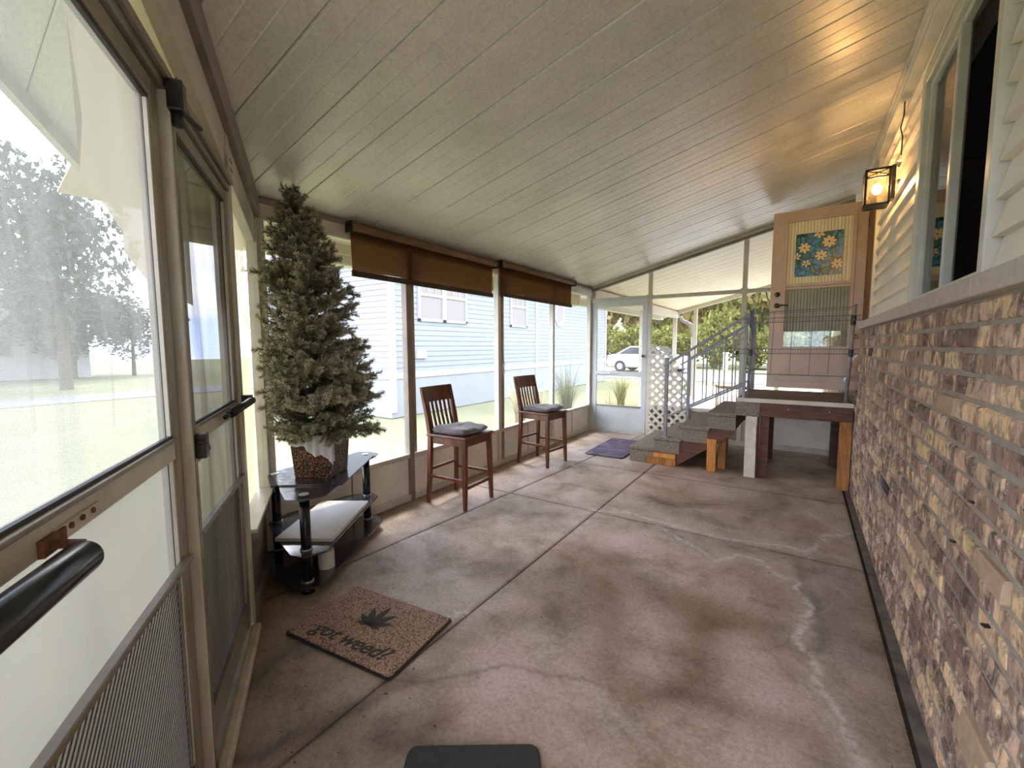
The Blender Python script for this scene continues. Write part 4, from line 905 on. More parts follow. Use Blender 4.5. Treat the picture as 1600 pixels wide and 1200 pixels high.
s1['label'] = 'nearer of the two cherry wood slat-back stools, below the long roller shade'; s2['label'] = 'farther of the two cherry wood slat-back stools, closer to the steps'
cushion((.385, -3.73), .04, 1.0, 'grey velvet cushion on the seat of the nearer wooden stool'); cushion((.36, -2.205), -.08, 2.4, 'grey velvet cushion on the seat of the farther wooden stool')

# ---------------------------------------------------------------- glass corner stand
st = thing('television_stand', 'black glass three-tier corner stand holding the small tree', 'stand', (.35, -5.0, 0))
CA, CB, CC = (.632, -5.335), (.166, -4.566), (.10, -5.215)
for (cx, cy) in (CA, CB, CC):
    lg = obj('leg', MB().cyl((cx, cy, .0), (cx, cy, .03), .036, 20).cyl((cx, cy, .03), (cx, cy, .543), .0275, 20), 'black_tube', st, True)
    obj('collar', MB().cyl((cx, cy, .062), (cx, cy, .070), .033, 20).cyl((cx, cy, .246), (cx, cy, .254), .033, 20), 'chrome', lg, True)
    obj('disc', MB().cyl((cx, cy, .5625), (cx, cy, .5665), .026, 20), 'disc', lg)
low = [(.10, -5.27), (.42, -5.42), (.66, -5.42), (.74, -5.32), (.30, -4.53), (.18, -4.49), (.06, -4.60), (.02, -5.10)]
obj('shelf', MB().prism(low, .052, .062), 'table_glass', st)
mid = [(.08, -5.26), (.34, -5.35), (.62, -5.42), (.70, -5.40), (.735, -5.28), (.25, -4.53), (.14, -4.505), (.05, -4.66), (.02, -5.10)]
obj('shelf', MB().prism(mid, .236, .246), 'table_glass', st)
obj('corner_glass', MB().prism([(.307, -5.30), (.43, -5.36), (.60, -5.425), (.69, -5.38), (.715, -5.25), (.60, -5.08), (.42, -5.15)], .545, .553), 'table_glass', st)
obj('corner_glass', MB().prism([(.04, -4.66), (.02, -4.52), (.10, -4.47), (.19, -4.465), (.24, -4.53), (.29, -4.66), (.16, -4.72)], .545, .553), 'table_glass', st)
obj('corner_glass', MB().prism([(.02, -5.06), (.0+.045, -5.235), (.12, -5.27), (.30, -5.345), (.33, -5.27), (.20, -5.10)], .545, .553), 'table_glass', st)
obj('top_glass', MB().prism([(.06, -5.225), (.345, -5.325), (.648, -5.103), (.345, -4.69), (.234, -4.545), (.10, -4.62), (.03, -5.10)], .5545, .5625), 'table_glass', st)
bd = obj('flat_panel', MB().box(-.17, .17, -.31, .31, 0, .022), 'box_white', None, bevel=.003); bd.location = (.36, -5.03, .247); bd.rotation_euler = (0, 0, .58)
tag(bd, 'flat pale grey panel lying on the middle shelf of the glass stand', 'panel')
rl = obj('paper_roll', MB().cyl((0, 0, 0), (0, 0, .105), .045, 24).cyl((0, 0, .104), (0, 0, .106), .018, 16), 'foam', None, True, bevel=.004); rl.location = (.575, -5.18, .063)
tag(rl, 'small white roll standing on the bottom shelf of the glass stand', 'roll')

# ---------------------------------------------------------------- frosted tree in a copper pot
TX, TY, TZ = .338, -5.035, .5635
tree = thing('christmas_tree', 'frosted artificial Christmas tree in a hammered copper pot on the glass stand', 'tree', (TX, TY, TZ))
def rot2(x, y, a): return (x*math.cos(a)-y*math.sin(a), x*math.sin(a)+y*math.cos(a))
pa = math.radians(29+0)
mb = MB(); H = .262
lv = [(0, .113), (.0, .115), (H, .132), (H, .124), (H-.03, .120)]
for (z, hw) in lv:
    for (sx, sy) in ((-1, -1), (1, -1), (1, 1), (-1, 1)):
        x, y = rot2(sx*hw, sy*hw, pa); mb.v.append((TX+x, TY+y, TZ+z))
mb.f = [(3, 2, 1, 0), (16, 17, 18, 19)]+[(4*q+i, 4*q+(i+1) % 4, 4*q+4+(i+1) % 4, 4*q+4+i) for q in range(4) for i in range(4)]
obj('pot', mb, 'copper', tree, bevel=.004, label='hammered copper square tapered pot')
# fleece cloth hanging over the rim on the front faces
mb = MB(); n = 30; mm = 8
for i in range(n+1):
    u = i/n
    # runs round the camera-side corner of the pot
    if u < .78: x, y = -.135+.27*(u/.78), -.135
    else: x, y = .135, -.135+.27*((u-.78)/.22)*.12
    drop = .03+.115*u**.9*(1 if u < .9 else .93)+.012*math.sin(u*17)
    for j in range(mm+1):
        w = j/mm; k = .0 if w > .25 else (0.25-w)*.5
        fx, fy = rot2(x*(1-k)*(1-.10*w*drop/.2)+.0, y*(1-k)+(-.010*w*math.sin(u*40) if u < .78 else 0), pa)
        if u >= .78: fx2, fy2 = rot2(x*(1-k)+.008*w*math.sin(u*40), y, pa); fx, fy = fx2, fy2
        mb.v.append((TX+fx*1.03, TY+fy*1.03, TZ+H+.012-.0 + (.0 if w < .2 else -(w-.2)/.8*drop*1.3)))
mb.f = [(i*(mm+1)+j, (i+1)*(mm+1)+j, (i+1)*(mm+1)+j+1, i*(mm+1)+j+1) for i in range(n) for j in range(mm)]
obj('pot_cloth', mb, 'cloth', tree, True, label='white fleece cloth tucked round the trunk')
TOP = Vector((.285, -5.115, 2.29)); BASE = Vector((TX, TY, TZ+.16))
obj('trunk', MB().cyl(BASE, TOP, .018, 10, .006), 'bark', tree)
def sprig(seed, L, side, per):
    r = random.Random(seed); v = []; f = []; fr = []
    def shoot(p0, d, ln, rad, dens):
        d = d.normalized(); up = Vector((0, 0, 1)); a = d.cross(up)
        a = a.normalized() if a.length > .1 else Vector((1, 0, 0)); b = a.cross(d)
        nn = int(ln*dens)
        for i in range(nn):
            t = (i+.5)/nn; p = p0+d*ln*t+Vector((0, 0, -.04*ln*t*t)); ph = r.uniform(0, 2*PI); out = a*math.cos(ph)+b*math.sin(ph)
            nd = (out*1.0+d*r.uniform(.5, 1.0)).normalized(); nl = rad*r.uniform(.75, 1.15)*(1 if t < .93 else .8); wv = nd.cross(d).normalized()*.0021
            k = len(v); e = p+nd*nl; v.extend([p-wv, p+wv, e+wv*.5, e-wv*.5]); f.append((k, k+1, k+2, k+3))
            fz = min(1, max(0, (.25+.85*t**1.2)*r.uniform(.35, 1.3))); fr.extend([fz*.25]*2+[fz]*2)
        for q in range(3):  # tip rosette
            pass
        k = len(v); w = a*.003; v.extend([p0-w, p0+w, p0+d*ln]); f.append((k, k+1, k+2)); fr.extend([0, 0, 0])
    D = Vector((1, 0, 0)); shoot(Vector((0, 0, 0)), D, L, .026, per)
    for i in range(side):
        t = .28+.62*i/max(1, side-1); sgn = 1 if i % 2 else -1
        dd = Vector((.75, sgn*.75, r.uniform(-.25, .35))); shoot(D*L*t, dd, min(.10, L*.42)*(1.1-.4*t)*r.uniform(.85, 1.15), .024, per)
    me = bpy.data.meshes.new('branch'); me.from_pydata([tuple(x) for x in v], [], f); me.materials.append(M['needle'])
    at = me.attributes.new('frost', 'FLOAT', 'POINT'); at.data.foreach_set('value', fr); me.update(); return me
SP = {'L': [sprig(i, .34, 9, 1000) for i in range(4)], 'M': [sprig(10+i, .24, 7, 1050) for i in range(4)], 'S': [sprig(20+i, .13, 4, 1100) for i in range(3)]}
rt = random.Random(11); NB = 270
zs = np.linspace(0, 1, NB)
for i in range(NB):
    u = (i+.5)/NB; h = u**1.22   # more branches low down
    p = (Vector((TX, TY, .845))).lerp(TOP, h)
    rad = .44*(1-h)**.66*rt.uniform(.78, 1.14)+.03
    if h < .06: rad *= .80
    az = i*2.399963+rt.uniform(-.25, .25); inner = rt.random() < .2
    if inner: rad *= .72
    dx_, dy_ = math.cos(az), math.sin(az); dn = -(dx_*LN.x+dy_*LN.y)
    if dx_ < -.05: rad = min(rad, (p.x-.065)/-dx_)
    if dn > .05: rad = min(rad, (outside(p.x, p.y)-.065)/dn)
    rad = max(rad, .07)
    kind = 'L' if rad > .31 else ('M' if rad > .19 else 'S'); base = {'L': .36, 'M': .25, 'S': .14}[kind]
    o = bpy.data.objects.new('branch', rt.choice(SP[kind])); link(o, tree)
    sc_ = min(1.25, max(.62, rad/base)); start = max(0, rad-base*sc_)
    el = rt.uniform(-.05, .42)+.55*h**2-(.12 if h < .05 else 0)
    d = Vector((math.cos(az)*math.cos(el), math.sin(az)*math.cos(el), math.sin(el)))
    o.location = p+Vector((math.cos(az), math.sin(az), 0))*start-Vector((TX, TY, TZ)); o.scale = (sc_,)*3
    o.rotation_euler = (rt.uniform(-.8, .8), -el, az)
for i, (dx, dy, el, s) in enumerate(((0, 0, 1.5, 1.0), (.01, .0, 1.1, .8), (-.01, .01, 1.2, .7), (.0, -.01, .8, .9))):
    o = bpy.data.objects.new('branch', SP['S'][i % 3]); link(o, tree); o.location = TOP+Vector((dx, dy, -.09))-Vector((TX, TY, TZ)); o.rotation_euler = (0, -el, i*1.9+.4); o.scale = (s*.9,)*3

# ---------------------------------------------------------------- mats
def mat_poly(w, d, h, r=.02):
    pts = []
    for cx, cy, a0 in ((w/2-r, d/2-r, 0), (-w/2+r, d/2-r, PI/2), (-w/2+r, -d/2+r, PI), (w/2-r, -d/2+r, 3*PI/2)):
        for k in range(5): a = a0+PI/2*k/4; pts.append((cx+r*math.cos(a), cy+r*math.sin(a)))
    return pts
mang = math.atan2(-5.526+5.599, 1.53-.886)
mt = thing('doormat', 'tan coir doormat with dark leaf and lettering, before the screen doors', 'doormat', (1.185, -5.345, 0))
o = obj('mat_backing', MB().prism(mat_poly(.665, .455, .01), .001, .007), 'black_mat', None); o.parent = mt
o = obj('coir_pile', MB().prism(mat_poly(.645, .435, .01), .007, .015), 'coir', None, bevel=.002); o.parent = mt
mt.rotation_euler = (0, 0, mang)
def leaf_poly(ang, L, w): return [(math.cos(ang)*L*t-math.sin(ang)*w*q, math.sin(ang)*L*t+math.cos(ang)*w*q) for t, q in ((0, .1), (.25, .62), (.5, 1), (.72, .72), (1, 0), (.72, -.72), (.5, -1), (.25, -.62), (0, -.1))]
mb = MB(); cx, cy = -.005, -.01
for ang, L, w in ((90, .165, .020), (58, .145, .019), (122, .145, .019), (28, .115, .017), (152, .115, .017), (0, .075, .012), (180, .075, .012), (270, .04, .003)):
    P = leaf_poly(math.radians(ang), L, w); b0 = len(mb.v); mb.v += [(cx+x, cy+y, .0153) for x, y in P]+[(cx+x, cy+y, .0165) for x, y in P]
    n = 9; mb.f += [tuple(range(b0+n, b0+2*n))]+[(b0+i, b0+(i+1) % n, b0+n+(i+1) % n, b0+n+i) for i in range(n)]
o = obj('leaf_motif', mb, 'ink', None); o.parent = mt; o['label'] = 'dark seven-fingered leaf motif'
def text_mesh(body, size, name):
    cu = bpy.data.curves.new(name, 'FONT'); cu.body = body; cu.size = size; cu.align_x = 'CENTER'; cu.extrude = .0006; cu.offset = .0018; cu.resolution_u = 3; cu.shear = .35; cu.space_character = .95
    tmp = bpy.data.objects.new(name, cu); COL.objects.link(tmp); bpy.context.view_layer.update()
    me = bpy.data.meshes.new_from_object(tmp.evaluated_get(bpy.context.evaluated_depsgraph_get())); bpy.data.objects.remove(tmp); me.materials.clear(); me.materials.append(M['ink']); me.name = name
    return me
o = bpy.data.objects.new('lettering', text_mesh('got weed?', .115, 'lettering')); link(o, mt); o.location = (0, -.165, .0155)
pm_ = thing('doormat', 'purple printed mat on the floor before the far screen door', 'doormat', (.86, -1.05, 0))
pmo = obj('mat_pad', MB().prism(mat_poly(.50, 1.08, .01, .05), .001, .016), 'purple', None, bevel=.004); pmo.parent = pm_; pm_.rotation_euler = (0, 0, .03)
bm = thing('rubber_mat', 'black rounded rubber mat at the bottom edge of the photo', 'mat', (0, 0, 0))
ux = Vector((.366, .25, 0)).normalized(); uy = Vector((ux.y, -ux.x, 0)); cc = Vector((2.018, -5.574, 0))+uy*.17
o = obj('mat_pad', MB().prism(mat_poly(.445, .34, .01, .035), .001, .020), 'black_mat', None, bevel=.005); o.parent = bm; bm.location = cc; bm.rotation_euler = (0, 0, math.atan2(ux.y, ux.x))
pp = obj('trim_strip', MB().bar((.74, -5.665, .022), (1.42, -6.10, .022), .04, .04), 'pipe', None, bevel=.010); tag(pp, 'dirty cream strip lying on the floor along the near screen doors', 'strip')

# ---------------------------------------------------------------- landing, steps, railings
dk = thing('deck_landing', 'raised wooden landing on posts below the open house door', 'landing', (2.84, -1.0, 0))
PY0, PY1, PX0, PX1 = -1.57, -.42, 2.345, 3.310
obj('edge_trim', MB().cham(PX0-.005, PX1, PY0-.012, PY0+.01, .792, .834, .003), 'white_metal', dk)
yb = PY0+.012; 
while yb < PY1-.05:
    obj('deck_board', MB().cham(PX0, PX1, yb, yb+.134, .802, .831, .004), 'deck', dk); yb += .140
obj('rim_beam', MB().cham(PX0+.21, PX1, PY0, PY0+.038, .652, .792, .003), 'beam', dk); obj('rim_beam', MB().cham(PX0+.01, PX1, PY1-.05, PY1-.012, .652, .80, .003), 'beam', dk)
obj('rim_beam', MB().cham(PX0+.01, PX0+.048, PY0+.04, PY1-.05, .652, .80, .003), 'beam', dk)
obj('carpet_riser', MB().cham(PX0, PX0+.21, PY0-.006, PY0+.045, .645, .795, .006), 'carpet', dk)
obj('carpet_riser', MB().cham(PX0-.012, PX0+.008, PY0, PY1, .645, .80, .005), 'carpet', dk)
for nm, x0, x1, y0, y1, z1, mt_ in (('post', 3.218, 3.309, PY0+.0, PY0+.095, .652, 'lumber'), ('post', 3.20, 3.29, PY1-.14, PY1-.05, .652, 'beam'), ('post', 2.56, 2.64, PY0+.05, PY0+.14, .652, 'beam'), ('post', 2.56, 2.64, PY1-.15, PY1-.06, .652, 'beam')):
    obj(nm, MB().cham(x0, x1, y0, y1, 0, z1, .004), mt_, dk)
wp = obj('post', MB().cham(2.435, 2.535, PY0+.012, PY0+.05, .55, .645, .003), 'whitewood', dk)
obj('post_facing', MB().hexa([(2.432, PY0-.004, 0), (2.538, PY0-.004, 0), (2.538, PY0+.03, 0), (2.432, PY0+.03, 0), (2.432, PY0-.004, .555), (2.532, PY0-.004, .555), (2.532, PY0+.03, .555), (2.432, PY0+.03, .555)]), 'whitewood', dk, bevel=.003, label='white painted board facing the landing post')
obj('post', MB().cham(2.46, 2.55, PY0+.035, PY0+.12, 0, .645, .004), 'beam', dk)
for x in (2.80, 3.13): obj('nail', MB().cyl((x, PY0-.004, .74), (x, PY0+.002, .74), .005, 8), 'chrome', dk)
sp_ = thing('carpeted_steps', 'four steps covered in dark grey carpet leading up to the wooden landing', 'steps', (1.78, -1.0, 0))
SPX = [1.21, 1.495, 1.778, 2.068, 2.355]; SZ = [.185, .325, .487, .66]
for k in range(4):
    zt = SZ[k]; lip = .045
    obj('tread', MB().cham(SPX[k]-.008, SPX[k+1]+(.02 if k < 3 else -.014), PY0-.006, -.44, zt-lip, zt, .012), 'carpet', sp_)
    zb = zt-.185 if k else 0.0
    obj('riser', MB().cham(SPX[k]+.004, SPX[k+1]-(0 if k < 3 else .016), PY0+.004, -.45, max(.001, zb+(.0 if k else 0)), zt-lip, .006), 'carpet', sp_)
st_poly = [(1.50, .0), (1.742, .0), (2.345, .47), (2.345, .64), (2.30, .64), (1.50, .18)]
for y in (PY0+.012, -.50): obj('stringer', MB().prism_y([(1.46, .002), (1.742, .002), (2.33, .44), (2.33, .64), (2.10, .46), (1.80, .29), (1.46, .14)], y, y+.036), 'beam', sp_)
obj('support_block', MB().cham(1.40, 1.742, PY0-.002, PY0+.05, .0, .085, .003), 'lumber', sp_); obj('support_block', MB().cham(1.49, 1.738, PY0-.004, PY0+.05, .085, .135, .003), 'orange_lumber', sp_)
obj('leg', MB().cham(2.068, 2.158, PY0+.0, PY0+.038, 0, .36, .003), 'orange_lumber', sp_); obj('leg', MB().cham(2.15, 2.23, PY0+.20, PY0+.28, 0, .42, .003), 'lumber', sp_)
obj('leg', MB().cham(2.07, 2.15, -.60, -.52, 0, .36, .003), 'lumber', sp_)
def railing(yy, x0, x1, label, zt0=1.218):
    t = thing('stair_railing', label, 'railing', (x0, yy, .325), 'grey metal railings on the carpeted steps')
    sl = (1.70-1.20)/(2.43-1.655); zt = lambda x: 1.195+(x-1.655)*sl
    zl = lambda x: .577+(x-1.655)*.524; zm = lambda x: zt(x)-.135
    obj('post', MB().box(x0-.019, x0+.019, yy-.019, yy+.019, .326, 1.24), 'rail_grey', t, bevel=.003)
    obj('foot_plate', MB().box(x0-.04, x0+.04, yy-.035, yy+.035, .3255, .333), 'rail_grey', t)
    obj('post', MB().box(x1-.014, x1+.014, yy-.014, yy+.014, .83, 1.70), 'rail_grey', t, bevel=.003)
    obj('top_rail', MB().bar((x0+.01, yy, zt(x0+.01)), (x1, yy, zt(x1)), .034, .026), 'rail_grey', t, bevel=.003)
    obj('middle_rail', MB().bar((x0+.15, yy, zt(x0+.15)-.10), (x1, yy, zt(x1)-.15), .016, .014), 'rail_grey', t)
    obj('bottom_rail', MB().bar((x0+.01, yy, zl(x0+.01)), (x1, yy, zl(x1)), .024, .020), 'rail_grey', t, bevel=.002)
    x = x0+.172
    while x < x1-.04:
        obj('baluster', MB().box(x-.006, x+.006, yy-.006, yy+.006, zl(x), zt(x)), 'rail_grey', t); x += .1255
    return t
railing(-1.54, 1.612, 2.40, 'front grey metal stair railing on the camera side of the steps'); railing(-.60, 1.66, 2.36, 'rear grey metal stair railing on the window side of the steps')
# low back railing of the landing
br = thing('landing_railing', 'grey metal railing at the back left corner of the landing behind the steps', 'railing', (2.38, -.46, .83))
obj('post', MB().box(2.365, 2.405, -.475, -.435, .832, 1.74), 'rail_grey', br, bevel=.003)
obj('rail', MB().bar((2.385, -1.45, 1.08), (2.385, -.46, 1.08), .02, .02), 'rail_grey', br); obj('rail', MB().bar((2.405, -.455, 1.08), (2.53, -.455, 1.08), .02, .02), 'rail_grey', br)
obj('rail', MB().bar((2.385, -1.45, 1.70), (2.385, -.46, 1.70), .026, .026), 'rail_grey', br)
# wire shelving unit used as a guard
rk = thing('wire_shelving', 'chrome wire shelf rack standing as a guard on the landing edge', 'rack', (2.86, -1.56, .83))
RY = -1.545
def rpole(x0, x1, y):
    mb = MB().cyl((x0, y, .832), (x1, y, 1.735), .0135, 14)
    for k in range(34):
        t_ = (k+1)/35; p = Vector((x0, y, .832)).lerp(Vector((x1, y, 1.735)), t_); mb.cyl(p-Vector((0, 0, .003)), p+Vector((0, 0, .003)), .0155, 10)
    mb.cyl((x1, y, 1.735), (x1, y, 1.75), .017, 12); return mb
obj('pole', rpole(2.437, 2.452, RY), 'rail_grey', rk, True); obj('pole', rpole(3.250, 3.276, RY), 'rail_grey', rk, True)
def wshelf(z, xa, xb, zr=0):
    mb = MB(); y0, y1 = RY-.02, RY+.02
    f = lambda x: z+zr*(x-xa)/(xb-xa)
    for yy in (RY-.022,):
        mb.bar((xa, yy, f(xa)+.022), (xb, yy, f(xb)+.022), .006, .006).bar((xa, yy, f(xa)-.022), (xb, yy, f(xb)-.022), .007, .007)
        n = 46
        for i in range(n):
            x = xa+(xb-xa)*(i+.5)/n; mb.bar((x, yy, f(x)-.022), (x, yy, f(x)+.022), .0035, .0035)
    return mb
obj('shelf', wshelf(1.625, 2.375, 3.32), 'wire', rk); obj('shelf', wshelf(1.315, 2.33, 3.32), 'wire', rk)
for (za, zb_, w_) in ((1.705, 1.725, .008), (1.69, 1.705, .005), (1.085, 1.082, .010)): obj('cross_wire', MB().bar((2.45, RY, za), (3.26, RY, zb_), w_, w_), 'wire', rk)
for x in (2.63, 2.79, 2.95, 3.10): obj('wire', MB().bar((x, RY+.008, 1.08), (x+.012, RY+.008, 1.71), .005, .005), 'wire', rk)
obj('clamp', MB().cyl((2.315, RY-.022, 1.30), (2.335, RY-.022, 1.30), .022, 14), 'copper', rk); obj('shelf_clip', MB().cyl((2.447, RY, 1.56), (2.449, RY, 1.65), .020, 12).cyl((2.445, RY, 1.27), (2.446, RY, 1.34), .020, 12, .016).cyl((3.268, RY, 1.56), (3.27, RY, 1.65), .020, 12).cyl((3.262, RY, 1.27), (3.264, RY, 1.34), .020, 12), 'black', rk)
obj('corner_brace', MB().bar((3.275, RY, 1.53), (3.32, RY, 1.605), .006, .006).bar((3.26, RY, 1.22), (3.315, RY, 1.29), .006, .006).bar((3.24, RY, 1.08), (3.225, RY, 1.04), .008, .012), 'chrome', rk)
tp = obj('hanging_strap', MB().add([(2.425, RY-.03, 1.73), (2.465, RY-.03, 1.73), (2.475, RY-.03, 1.60), (2.495, RY-.03, 1.50), (2.475, RY-.03, 1.49), (2.44, RY-.03, 1.60), (2.425, RY-.026, 1.73), (2.465, RY-.026, 1.73), (2.475, RY-.026, 1.60), (2.495, RY-.026, 1.50), (2.475, RY-.026, 1.49), (2.44, RY-.026, 1.60)], [(0, 5, 4, 3, 2, 1), (6, 7, 8, 9, 10, 11), (0, 1, 7, 6), (1, 2, 8, 7), (2, 3, 9, 8), (3, 4, 10, 9), (4, 5, 11, 10), (5, 0, 6, 11)]), 'black_tube', None)
tag(tp, 'dark strap tied round the left pole of the wire rack', 'strap')

# ---------------------------------------------------------------- lattice panel outside the far wall
lt = thing('lattice_panel', 'white diagonal lattice panel leaning on the far wall behind the steps', 'lattice', (1.2, -.055, 0))
poly = [(.975, .02), (1.56, .02), (1.56, .78), (1.24, 1.36), (.975, 1.40)]
def clipline(p, d):
    t0, t1 = -9, 9; n = len(poly)
    for i in range(n):
        a = Vector(poly[i]); b = Vector(poly[(i+1) % n]); nrm = Vector((-(b-a).y, (b-a).x)); den = nrm.dot(d); num = nrm.dot(a-p)
        if abs(den) < 1e-9:
            if num > 0: return None
            continue
        t = num/den
        if den > 0: t0 = max(t0, t)
        else: t1 = min(t1, t)
    return (t0, t1) if t1-t0 > .05 else None
for sgn, yy in ((1, -.052), (-1, -.060)):
    d = Vector((1, sgn)).normalized()
    for k in range(-14, 24):
        p = Vector((.975+k*.125, .02)); r_ = clipline(p, d)
        if r_: a, b = p+d*r_[0], p+d*r_[1]; obj('slat', MB().bar((a.x, yy, a.y), (b.x, yy, b.y), .038, .006, (0, 1, 0)).xf(lambda v: v), 'whitewood', lt)
# ---------------------------------------------------------------- outdoors
lawn = obj('ground', MB().add([(-60, -40, -.12), (60, -40, -.12), (60, 60, -.12), (-60, 60, -.12)], [(0, 1, 2, 3)]), 'lawn', kind='structure')
drv = obj('driveway', MB().prism([(-.15, .06), (7, .06), (7, 10.2), (-.15, 10.2)], -.11, -.06), 'concrete_out', kind='structure')
road = obj('road', MB().prism([(-40, 14.5), (40, 10.5), (40, 17.5), (-40, 21.5)], -.115, -.10), 'asphalt', kind='structure')
drv2 = obj('side_path', MB().prism([(-16, -30), (-13.5, -30), (-13.5, 12), (-16, 12)], -.115, -.10), 'asphalt', kind='structure')
# neighbour house
nh = thing('neighbour_house', 'pale blue lap-sided house with white trim beyond the long screen wall', 'house', (-4.1, 5, -.1))
NX = -4.1
def lap(name, x0, y0, y1, z0, z1, mat, step=.115, par=nh):
    mb = MB(); z = z0
    while z < z1:
        ze = min(z+step, z1); mb.add([(x0+.014, y0, z), (x0+.014, y1, z), (x0, y1, ze), (x0, y0, ze), (x0, y0, z), (x0, y1, z)], [(0, 1, 2, 3), (4, 5, 1, 0)]); z = ze
    return obj(name, mb, mat, par)
lap('siding', NX, -.64, 11.0, .82, 3.35, 'nsiding')
obj('wall_core', MB().box(-9, NX-.002, -.64, 11.0, -.1, 3.35), 'nskirt', nh)
mb = MB(); z = .82
while z < 3.35:
    ze = min(z+.115, 3.35); mb.add([(-9, -.658, z), (NX, -.658, z), (NX, -.642, ze), (-9, -.642, ze), (-9, -.642, z), (NX, -.642, z)], [(0, 1, 2, 3), (5, 1, 0, 4)]); z = ze
obj('siding', mb, 'nsiding2', nh); obj('gable', MB().prism_y([(-9, 3.35), (NX, 3.35), (-6.6, 4.35)], -.66, -.60), 'nsiding2', nh)
obj('band_board', MB().cham(-9, NX, -.675, -.64, .70, .83, .006), 'ntrim', nh)
obj('band_board', MB().cham(NX, NX+.03, -.64, 11.0, .70, .83, .006), 'ntrim', nh); obj('skirting_panel', MB().box(NX, NX+.01, -.64, 11.0, -.1, .70), 'nskirt', nh)
for y in (-.64, 5.15, 10.9): obj('corner_board', MB().cham(NX, NX+.035, y-.02, y+.13, .0, 3.35, .006), 'ntrim', nh)
def nwin(y0, y1, z0, z1, units):
    for k in range(units):
        a = y0+(y1-y0)*k/units; b = y0+(y1-y0)*(k+1)/units; zm = z0+(z1-z0)*.52
        w = obj('window', MB().box(NX+.0, NX+.05, a, a+.06, z0, z1).box(NX, NX+.05, b-.06, b, z0, z1).box(NX, NX+.05, a, b, z0, z0+.06).box(NX, NX+.05, a, b, z1-.06, z1).box(NX, NX+.045, a+.06, b-.06, zm-.03, zm+.03)
                .box(NX, NX+.04, a+(b-a)*.37-.01, a+(b-a)*.37+.01, zm, z1).box(NX, NX+.04, a+(b-a)*.66-.01, a+(b-a)*.66+.01, zm, z1), 'ntrim', nh)
        obj('pane', MB().box(NX+.015, NX+.02, a+.05, b-.05, z0+.05, z1-.05), 'nblind', w)
nwin(.14, 1.78, 1.93, 3.05, 2); nwin(3.72, 4.60, 1.93, 3.05, 1)
oc = [(6.75+.36*math.cos(PI/8+k*PI/4), 2.47+.46*math.sin(PI/8+k*PI/4)) for k in range(8)]; oi_ = [(6.75+.25*math.cos(PI/8+k*PI/4), 2.47+.34*math.sin(PI/8+k*PI/4)) for k in range(8)]
w = obj('octagon_window', MB().prism_x(oc, NX, NX+.04), 'ntrim', nh); obj('pane', MB().prism_x(oi_, NX+.04, NX+.045), 'nblind', w)
obj('meter_box', MB().box(NX, NX+.06, .05, .35, 1.12, 1.30), 'ntrim', nh)
obj('roof', MB().hexa([(-9.4, -1.0, 3.35), (NX+.45, -1.0, 3.35), (NX+.45, 11.4, 3.35), (-9.4, 11.4, 3.35), (-6.9, -1.0, 4.4), (-6.5, -1.0, 4.4), (-6.5, 11.4, 4.4), (-6.9, 11.4, 4.4)]), 'houseroof', nh)
# trees
def crown(seed, n, R, Hh, leaf, blobs):
    r = np.random.RandomState(seed); bc = r.normal(0, 1, (blobs, 3)); bc /= np.linalg.norm(bc, axis=1)[:, None]; bc *= r.uniform(.2, .8, (blobs, 1))
    bi = r.randint(0, blobs, n); d = r.normal(0, 1, (n, 3)); d /= np.linalg.norm(d, axis=1)[:, None]
    p = bc[bi]+d*r.uniform(.22, .36, (n, 1)); p *= np.array([R, R, Hh/2])
    a = r.normal(0, 1, (n, 3)); a /= np.linalg.norm(a, axis=1)[:, None]; b = np.cross(a, r.normal(0, 1, (n, 3))); b /= np.linalg.norm(b, axis=1)[:, None]
    s = leaf*r.uniform(.6, 1.3, (n, 1)); v = np.stack([p-a*s, p+b*s*.5, p+a*s, p-b*s*.5], 1).reshape(-1, 3)
    me = bpy.data.meshes.new('foliage'); me.from_pydata(v.tolist(), [], [(4*i, 4*i+1, 4*i+2, 4*i+3) for i in range(n)]); return me
crowns = {}
def crown_mesh(kind, mat, seed, n, R, Hh, leaf, blobs):
    k = (kind, mat)
    if k not in crowns: me = crown(seed, n, R, Hh, leaf, blobs); me.materials.append(M[mat]); crowns[k] = me
    return crowns[k]
def mktree(x, y, R, H, mat, label, group, kind, n=5000, low=.3, blobs=26, leaf=None):
    t = thing('leafy_tree', label, 'tree', (x, y, -.12), group)
    me = crown_mesh(kind, mat, hash(kind) % 1 + len(kind)*7+ord(kind[0]), n, 1, 2, leaf or (.055 if kind == 'door' else .085), blobs)
    f = bpy.data.objects.new('foliage', me); link(f, t); f.location = (0, 0, H*(low+1)/2); f.scale = (R, R, H*(1-low)/2); f.rotation_euler = (0, 0, random.uniform(0, 6))
    mb = MB().cyl((0, 0, 0), (R*.05, 0, H*.45), H*.022, 8, H*.014)
    for k in range(4): a = k*1.7; mb.cyl((R*.04, 0, H*.40), (math.cos(a)*R*.45, math.sin(a)*R*.45, H*.72), H*.012, 6, H*.005)
    o = obj('trunk', mb, 'bark', None); o.parent = t; return t
ORD = 'leftmost second third fourth fifth sixth seventh eighth ninth tenth eleventh twelfth thirteenth fourteenth fifteenth'.split()
G = 'trees beyond the road past the far screen wall'
rt = random.Random(4)
for i in range(15):
    x = -19+i*2.05; yv = 29+rt.uniform(-2, 3)
    mktree(x, yv, rt.uniform(2.6, 3.6), rt.uniform(10.5, 13.5), 'leaf_b' if i % 3 else 'leaf_a', ORD[i]+' tall tree from the left in the wall of trees past the road', G, 'abc'[i % 3]+'far', 5200, .08)
